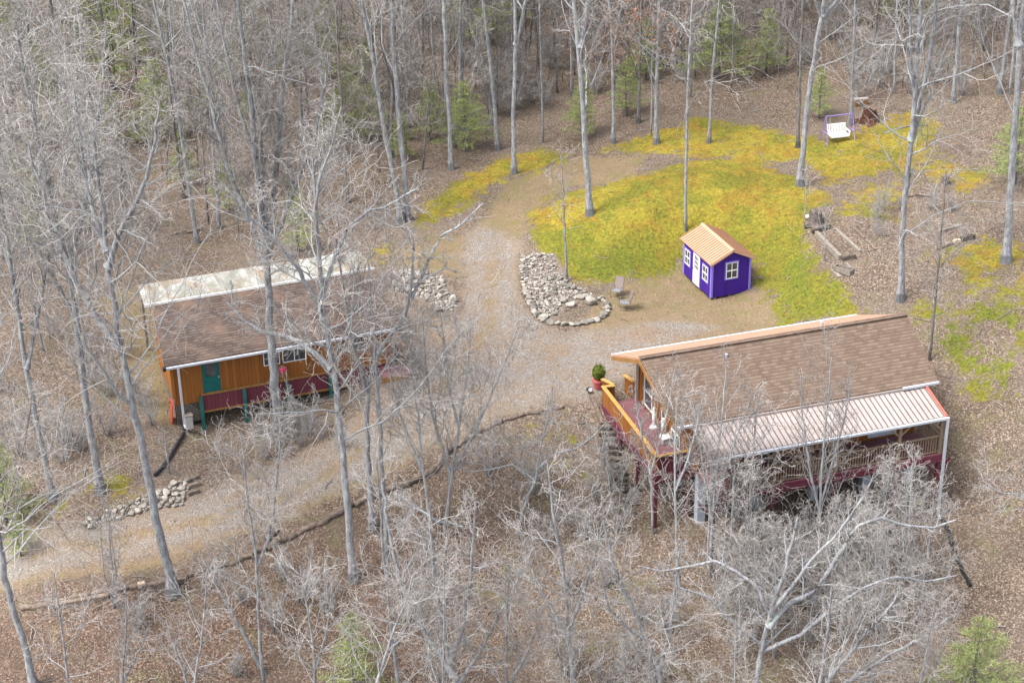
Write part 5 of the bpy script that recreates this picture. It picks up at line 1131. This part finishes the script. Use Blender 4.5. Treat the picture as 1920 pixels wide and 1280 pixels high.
scatter([(1260,-60),(2000,-60),(2000,170),(1640,150),(1260,170)], 44, PU, 1.2, 'young brown twiggy tree in the open woods at the upper right', 'young tree', 'young trees at the upper right', 'young_tree', .55, 1.05, occ)
scatter([(-100,-60),(720,-60),(680,390),(560,440),(250,470),(-100,470)], 18, PU, 1.2, 'young brown twiggy tree in the woods at the upper left', 'young tree', 'young trees at the upper left', 'young_tree', .6, 1.1, occ)
socc = list(occ)
scatter([(-100,-60),(1240,-60),(1240,170),(960,220),(860,290),(690,400),(560,440),(-100,440)], 150, PS, .8, 'thin brown understory sapling in the leaves of the upper woods', 'sapling', 'saplings of the upper woods', 'bare_sapling', .6, 1.7, socc)
scatter([(1260,-60),(2000,-60),(2000,190),(1640,170),(1260,190)], 60, PS, 1.0, 'thin brown sapling in the leaves at the upper right', 'sapling', 'saplings of the upper right woods', 'bare_sapling', .5, 1.5, socc)
scatter([(740,-50),(1240,-50),(1240,140),(1060,210),(950,235),(870,270),(720,330)], 46, PB, .9, 'grey brown brush on the forest floor behind the left half of the moss', 'shrub', 'brush behind the moss', 'bare_shrub', .7, 1.4, socc)
scatter([(1260,-50),(2000,-50),(2000,250),(1860,260),(1760,190),(1640,190),(1480,190),(1260,190)], 46, PB, 1.0, 'grey brown brush on the open forest floor at the upper right', 'shrub', 'brush at the upper right', 'bare_shrub', .6, 1.2, socc)
scatter([(1640,380),(1820,370),(1860,430),(1800,470),(1640,480)], 7, PB, 1.0, 'low brush tangle on the leaf patch beside the forked tree', 'shrub', 'brush beside the forked tree', 'bare_shrub', .4, .6, socc)
scatter([(440,812),(560,790),(660,780),(650,840),(540,860),(430,865)], 10, PB, .7, 'pale twiggy shrub in front of the cottage stilts', 'shrub', 'brush in front of the cottage', 'bare_shrub', .5, .75, socc)
scatter([(-60,1190),(300,1160),(560,1080),(640,1060),(640,1170),(500,1290),(-60,1290)], 9, PB, 1.0, 'pale twiggy shrub on the dark leaf slope below the drive', 'shrub', 'brush below the drive', 'bare_shrub', .5, .95, socc)
scatter([(660,960),(1000,800),(1120,830),(1180,960),(1230,1060),(1500,1100),(1700,1100),(1650,1290),(640,1290)], 24, PB, .9, 'pale twiggy shrub on the slope below the stairs and porch', 'shrub', 'brush on the lower slope', 'bare_shrub', .55, 1.15, socc)
scatter([(-60,690),(120,600),(280,700),(290,830),(160,880),(-60,880)], 22, PB, 1.0, 'pale twiggy shrub left of the cottage', 'shrub', 'brush left of the cottage', 'bare_shrub', .5, 1.0, socc)
scatter([(1.5,-6.9),(11.0,-6.9),(11.0,-9.5),(1.5,-9.5)], 12, PB, .9, 'tall pale brush growing against the porch front', 'shrub', 'brush against the porch', 'bare_shrub', .9, 1.45, socc, HF)
PT = [make_tree_meshes([(np.array([(0, 0, -.2), (.1, 0, 1.5), (.1, .2, 3.4), (.2, .2, 6.2)]), .07, .02, .12, 20)], np.random.default_rng(580 + i), n2=8, n3=5, n4=1, l1=.5, up=.12, bark='limb', wander=.2, rt=.85) for i in range(3)]
scatter([(1.2,-6.9),(9.6,-6.9),(10.0,-11.5),(.0,-11)], 10, PT, 1.2, 'twiggy pale small tree growing on the slope in front of the porch', 'tree', 'small trees before the porch', 'young_tree', .95, 1.35, socc, HF)

# ------------------------------------------------------------------ young pines
def pine_meshes(seed, h, dens=1.0, spread=.3):
    g = np.random.default_rng(seed); tr = Geo(); P = resample([(0, 0, -.1), (g.normal() * .05 * h, 0, h * .5), (0, 0, h)], 8); tr.add(P[None], np.linspace(.018 * h, .004 * h, 8)[None], 7)
    N = []; z = .14 * h
    while z < .97 * h:
        k = 1 - z / h; R = spread * h * (k ** .75) * g.uniform(.75, 1.1); nb = 5
        a0 = g.uniform(0, 6.28)
        for b in range(nb):
            if g.uniform() < .14: continue
            a = a0 + 6.28 * b / nb + g.normal() * .2; L = R * g.uniform(.6, 1.15); o = np.array([math.cos(a), math.sin(a), 0]); c = np.array([0, 0, z]) 
            br = np.stack([c + o * L * t + np.array([0, 0, L * (.28 * t - .12 * t * t)]) for t in np.linspace(0, 1, 5)]); tr.add(br[None], np.linspace(.006 * h * k + .006, .004, 5)[None], 4)
            for t in np.linspace(.25, 1, max(3, int(L / .13))):
                p = c + o * L * t + np.array([0, 0, L * (.28 * t - .12 * t * t)]); sd = np.cross(o, [0, 0, 1])
                for off in (-1, 0, 1):
                    q = p + sd * off * L * .3 * (1 - t * .5) * g.uniform(.5, 1); m = int(7 * dens)
                    d = norm(g.normal(size=(m, 3)) + o * .5 + [0, 0, .35]); N.append(np.concatenate([np.repeat(q[None], m, 0) + g.normal(0, .03, (m, 3)), d], 1))
        z += h * .065 * g.uniform(.8, 1.2)
    N = np.concatenate(N); n = len(N); p, d = N[:, :3], N[:, 3:]; s = norm(np.cross(d, g.normal(size=(n, 3)))); ln = g.uniform(.1, .2, (n, 1)); w = .013
    q = np.stack([p - s * w * .5, p + s * w * .5, p + d * ln + s * w * .7, p + d * ln - s * w * .7], 1).reshape(-1, 3)
    return tr.mesh('pine_trunk', [M['bark_dark']]), mesh_np('pine_crown', q, np.arange(4 * n).reshape(-1, 4), M['needles'])
PP = [pine_meshes(600 + i, 5.0, .75, .4 + .06 * i) for i in range(3)]
pines = [((1092,262), .95, 'soft green pine behind the stout grey trunk on the moss'), ((1176,218), .85, 'narrow green pine in front of the dark footed trunk'), ((872,282), 1.0, 'broad green pine right of the straight pale trunk'), ((806,262), .9, 'green pine just left of the straight pale trunk'),
 ((700,270), .9, 'green pine between the paired trunks and the straight trunk'), ((655,262), 1.0, 'green pine left of the paired pale trunks'), ((612,300), .8, 'small green pine above the right end of the cottage roof'), ((690,180), .9, 'dim green pine high behind the paired trunks'),
 ((1348,150), 1.25, 'tall green pine between the two slim trunks above the shed'), ((1436,140), 1.0, 'tall dim green pine left of the dark trunk by the swing'), ((1536,222), .7, 'small faint pine behind the stout leaning trunk'), ((1903,345), 1.0, 'green pine at the right edge beside the big rooted trunk'),
 ((262,120), 1.6, 'tall green pine in the woods near the top left'), ((215,170), 1.4, 'green pine left of the tall one near the top left'), ((120,260), 1.3, 'green pine among the pale crowns at the upper left'), ((40,120), 1.6, 'tall green pine at the top left corner'), ((30,370), 1.1, 'green pine at the left edge above the middle'), ((300,262), 1.2, 'green pine in the woods left of the broom tree'),
 ((560,470), .9, 'green pine behind the middle of the stained rear roof'), ((430,400), .8, 'dim green pine behind the left part of the rear roof'), ((900,90), 1.5, 'bright yellow green pine top near the upper middle'), ((345,350), .8, 'small green pine beside the leaning brown trunk'),
 ((668,1310), .95, 'soft green pine at the bottom left of the middle'), ((1822,1330), 1.05, 'soft green pine at the lower right corner'), ((14,985), 1.0, 'yellow green pine at the left edge beside the lower drive'), ((40,1042), .5, 'small yellow green pine seedling at the left end of the drive'), ((1270,20), 1.4, 'dim green pine at the top above the shed trunk'), ((470,110), 1.2, 'dim green pine behind the broom tree'),
 ((170,80), 1.5, 'tall green pine on the upper left between two pale crowns'), ((330,120), 1.5, 'tall dim pine right of the tall one near the top left'), ((80,480), 1.0, 'small pine in the twiggy woods at the middle left'), ((170,330), 1.1, 'pine under the pale crowns left of the broom tree'), ((620,150), 1.2, 'dim pine in the dense woods right of the broom tree'), ((755,300), .7, 'low pine at the foot of the paired pale trunks'), ((1210,150), .9, 'pine among the rusty leaves at the top'), ((1700,40), 1.2, 'dim pine at the top right behind the forked tree')]
for i, (p, s, lb) in enumerate(pines):
    ms = PP[i % 3]; R = place_tree('pine_tree', ms, at(*p), rg.uniform(0, 6.28), s, lb, 'pine tree')
scatter([(-60,-50),(420,-50),(380,300),(250,420),(-60,420)], 18, [p + (None,) for p in PP], 1.5, 'small soft pine among the pale trunks of the upper left woods', 'pine tree', 'small pines of the upper left', 'pine_tree', .45, .95, socc)
scatter([(420,-50),(1000,-50),(1000,120),(760,280),(600,330),(420,330)], 12, [p + (None,) for p in PP], 1.5, 'small soft pine in the dense woods behind the cottage', 'pine tree', 'small pines behind the cottage', 'pine_tree', .4, .8, socc)

# ------------------------------------------------------------------ leaves, tufts and dead grass on the ground
rg = np.random.default_rng(909)
def ground_points(n, box=(-46, 46, 52, 142)):
    P = rg.uniform((box[0], box[2]), (box[1], box[3]), (n, 2)); z = ground(P[:, 0], P[:, 1]); Q = np.c_[P, z]; (px, dd) = proj(Q)
    k = (px[:, 0] > -60) & (px[:, 0] < 1980) & (px[:, 1] > -40) & (px[:, 1] < 1330)
    k &= ~(poly_soft(P, np.array([frame_pt(HF, a, b, 0)[:2] for a, b in ((1.2, 3.9), (13, 3.9), (13, -3.6), (1.2, -3.6))]), .05) > .5)
    return Q[k]
def zone_at(P):
    ix = np.clip(np.searchsorted(nx, P[:, 0]), 0, len(nx) - 1); iy = np.clip(np.searchsorted(ny, P[:, 1]), 0, len(ny) - 1); j = iy * len(nx) + ix
    return zg[j], zd[j], zm[j], zn[j], zr[j]
def stuff(name, me): o = link(name, me); o['kind'] = 'stuff'; return o
Q = ground_points(330000); g_, d_, m_, n_, r_ = zone_at(Q)
keep = rg.uniform(0, 1, len(Q)) < np.clip(.62 - .52 * g_ - .38 * d_ - .6 * m_ - .6 * r_, .03, 1)
Q = Q[keep]; Q[:, 2] += rg.uniform(.01, .06, len(Q))
stuff('leaf_litter', leaf_quads(Q, .045, .105, 'litter', rg, True, 'leaf_litter'))
def tufts(P, lo, hi, mat, name, per=3, lean=.5, w=.22):
    P = np.repeat(P, per, 0) + rg.normal(0, .04, (len(P) * per, 3)) * [1, 1, .1]; n = len(P); d = norm(np.c_[rg.normal(0, lean, (n, 2)), np.ones(n)]); s = norm(np.cross(d, rg.normal(size=(n, 3)))); L = rg.uniform(lo, hi, (n, 1))
    q = np.stack([P - s * L * w, P + s * L * w, P + d * L], 1).reshape(-1, 3)
    stuff(name, mesh_np(name, q, np.arange(3 * n).reshape(-1, 3), M[mat]))
Q = ground_points(220000); g_, d_, m_, n_, r_ = zone_at(Q); cl = .5 + .5 * np.sin(Q[:, 0] * 2.1 + 2 * np.sin(Q[:, 1] * 1.3)) * np.sin(Q[:, 1] * 2.4 + 1.5 * np.sin(Q[:, 0] * .9))
k = rg.uniform(0, 1, len(Q)) < m_ ** 2.5 * (.08 + .6 * cl ** 2); Q = Q[k]; gr = rg.uniform(0, 1, len(Q)) < n_[k] * .85 + .08
tufts(Q[~gr], .03, .085, 'grass', 'yellow_moss', 3, .7, .3)
tufts(Q[gr], .04, .11, 'grass_green', 'green_grass', 3, .6, .25)
Q = ground_points(60000); g_, d_, m_, n_, r_ = zone_at(Q); low = poly_soft(Q[:, :2], wpoly([(820,800),(1040,760),(1110,770),(1230,1040),(1000,1060),(800,980)]), 2)
k = rg.uniform(0, 1, len(Q)) < np.clip(.10 * g_ + .5 * d_ + .75 * low + .05, 0, 1)
tufts(Q[k], .06, .2, 'straw', 'dead_grass', 3, .9, .07)
# fallen sticks
Q = ground_points(3000); g_, d_, m_, n_, r_ = zone_at(Q); Q = Q[rg.uniform(0, 1, len(Q)) > .93 * np.maximum.reduce([g_, d_ * .8, m_ * .85, r_])]
a = rg.uniform(0, 6.28, len(Q)); L = rg.uniform(.2, .9, len(Q)); dv = np.stack([np.cos(a) * L, np.sin(a) * L, np.zeros(len(Q))], -1)
par = Q[:, None] + dv[:, None] * np.linspace(-.5, .5, 4)[None, :, None] + rg.normal(0, .035, (len(Q), 4, 3)); par[..., 2] = ground(par[..., 0].ravel(), par[..., 1].ravel()).reshape(par.shape[:2]) + rg.uniform(.02, .08, (len(Q), 1))
G = Geo(); G.add(par, np.repeat(rg.uniform(.008, .024, (len(Q), 1)), 4, 1), 4); stuff('fallen_sticks', G.mesh('fallen_sticks', [M['twig_brown']]))
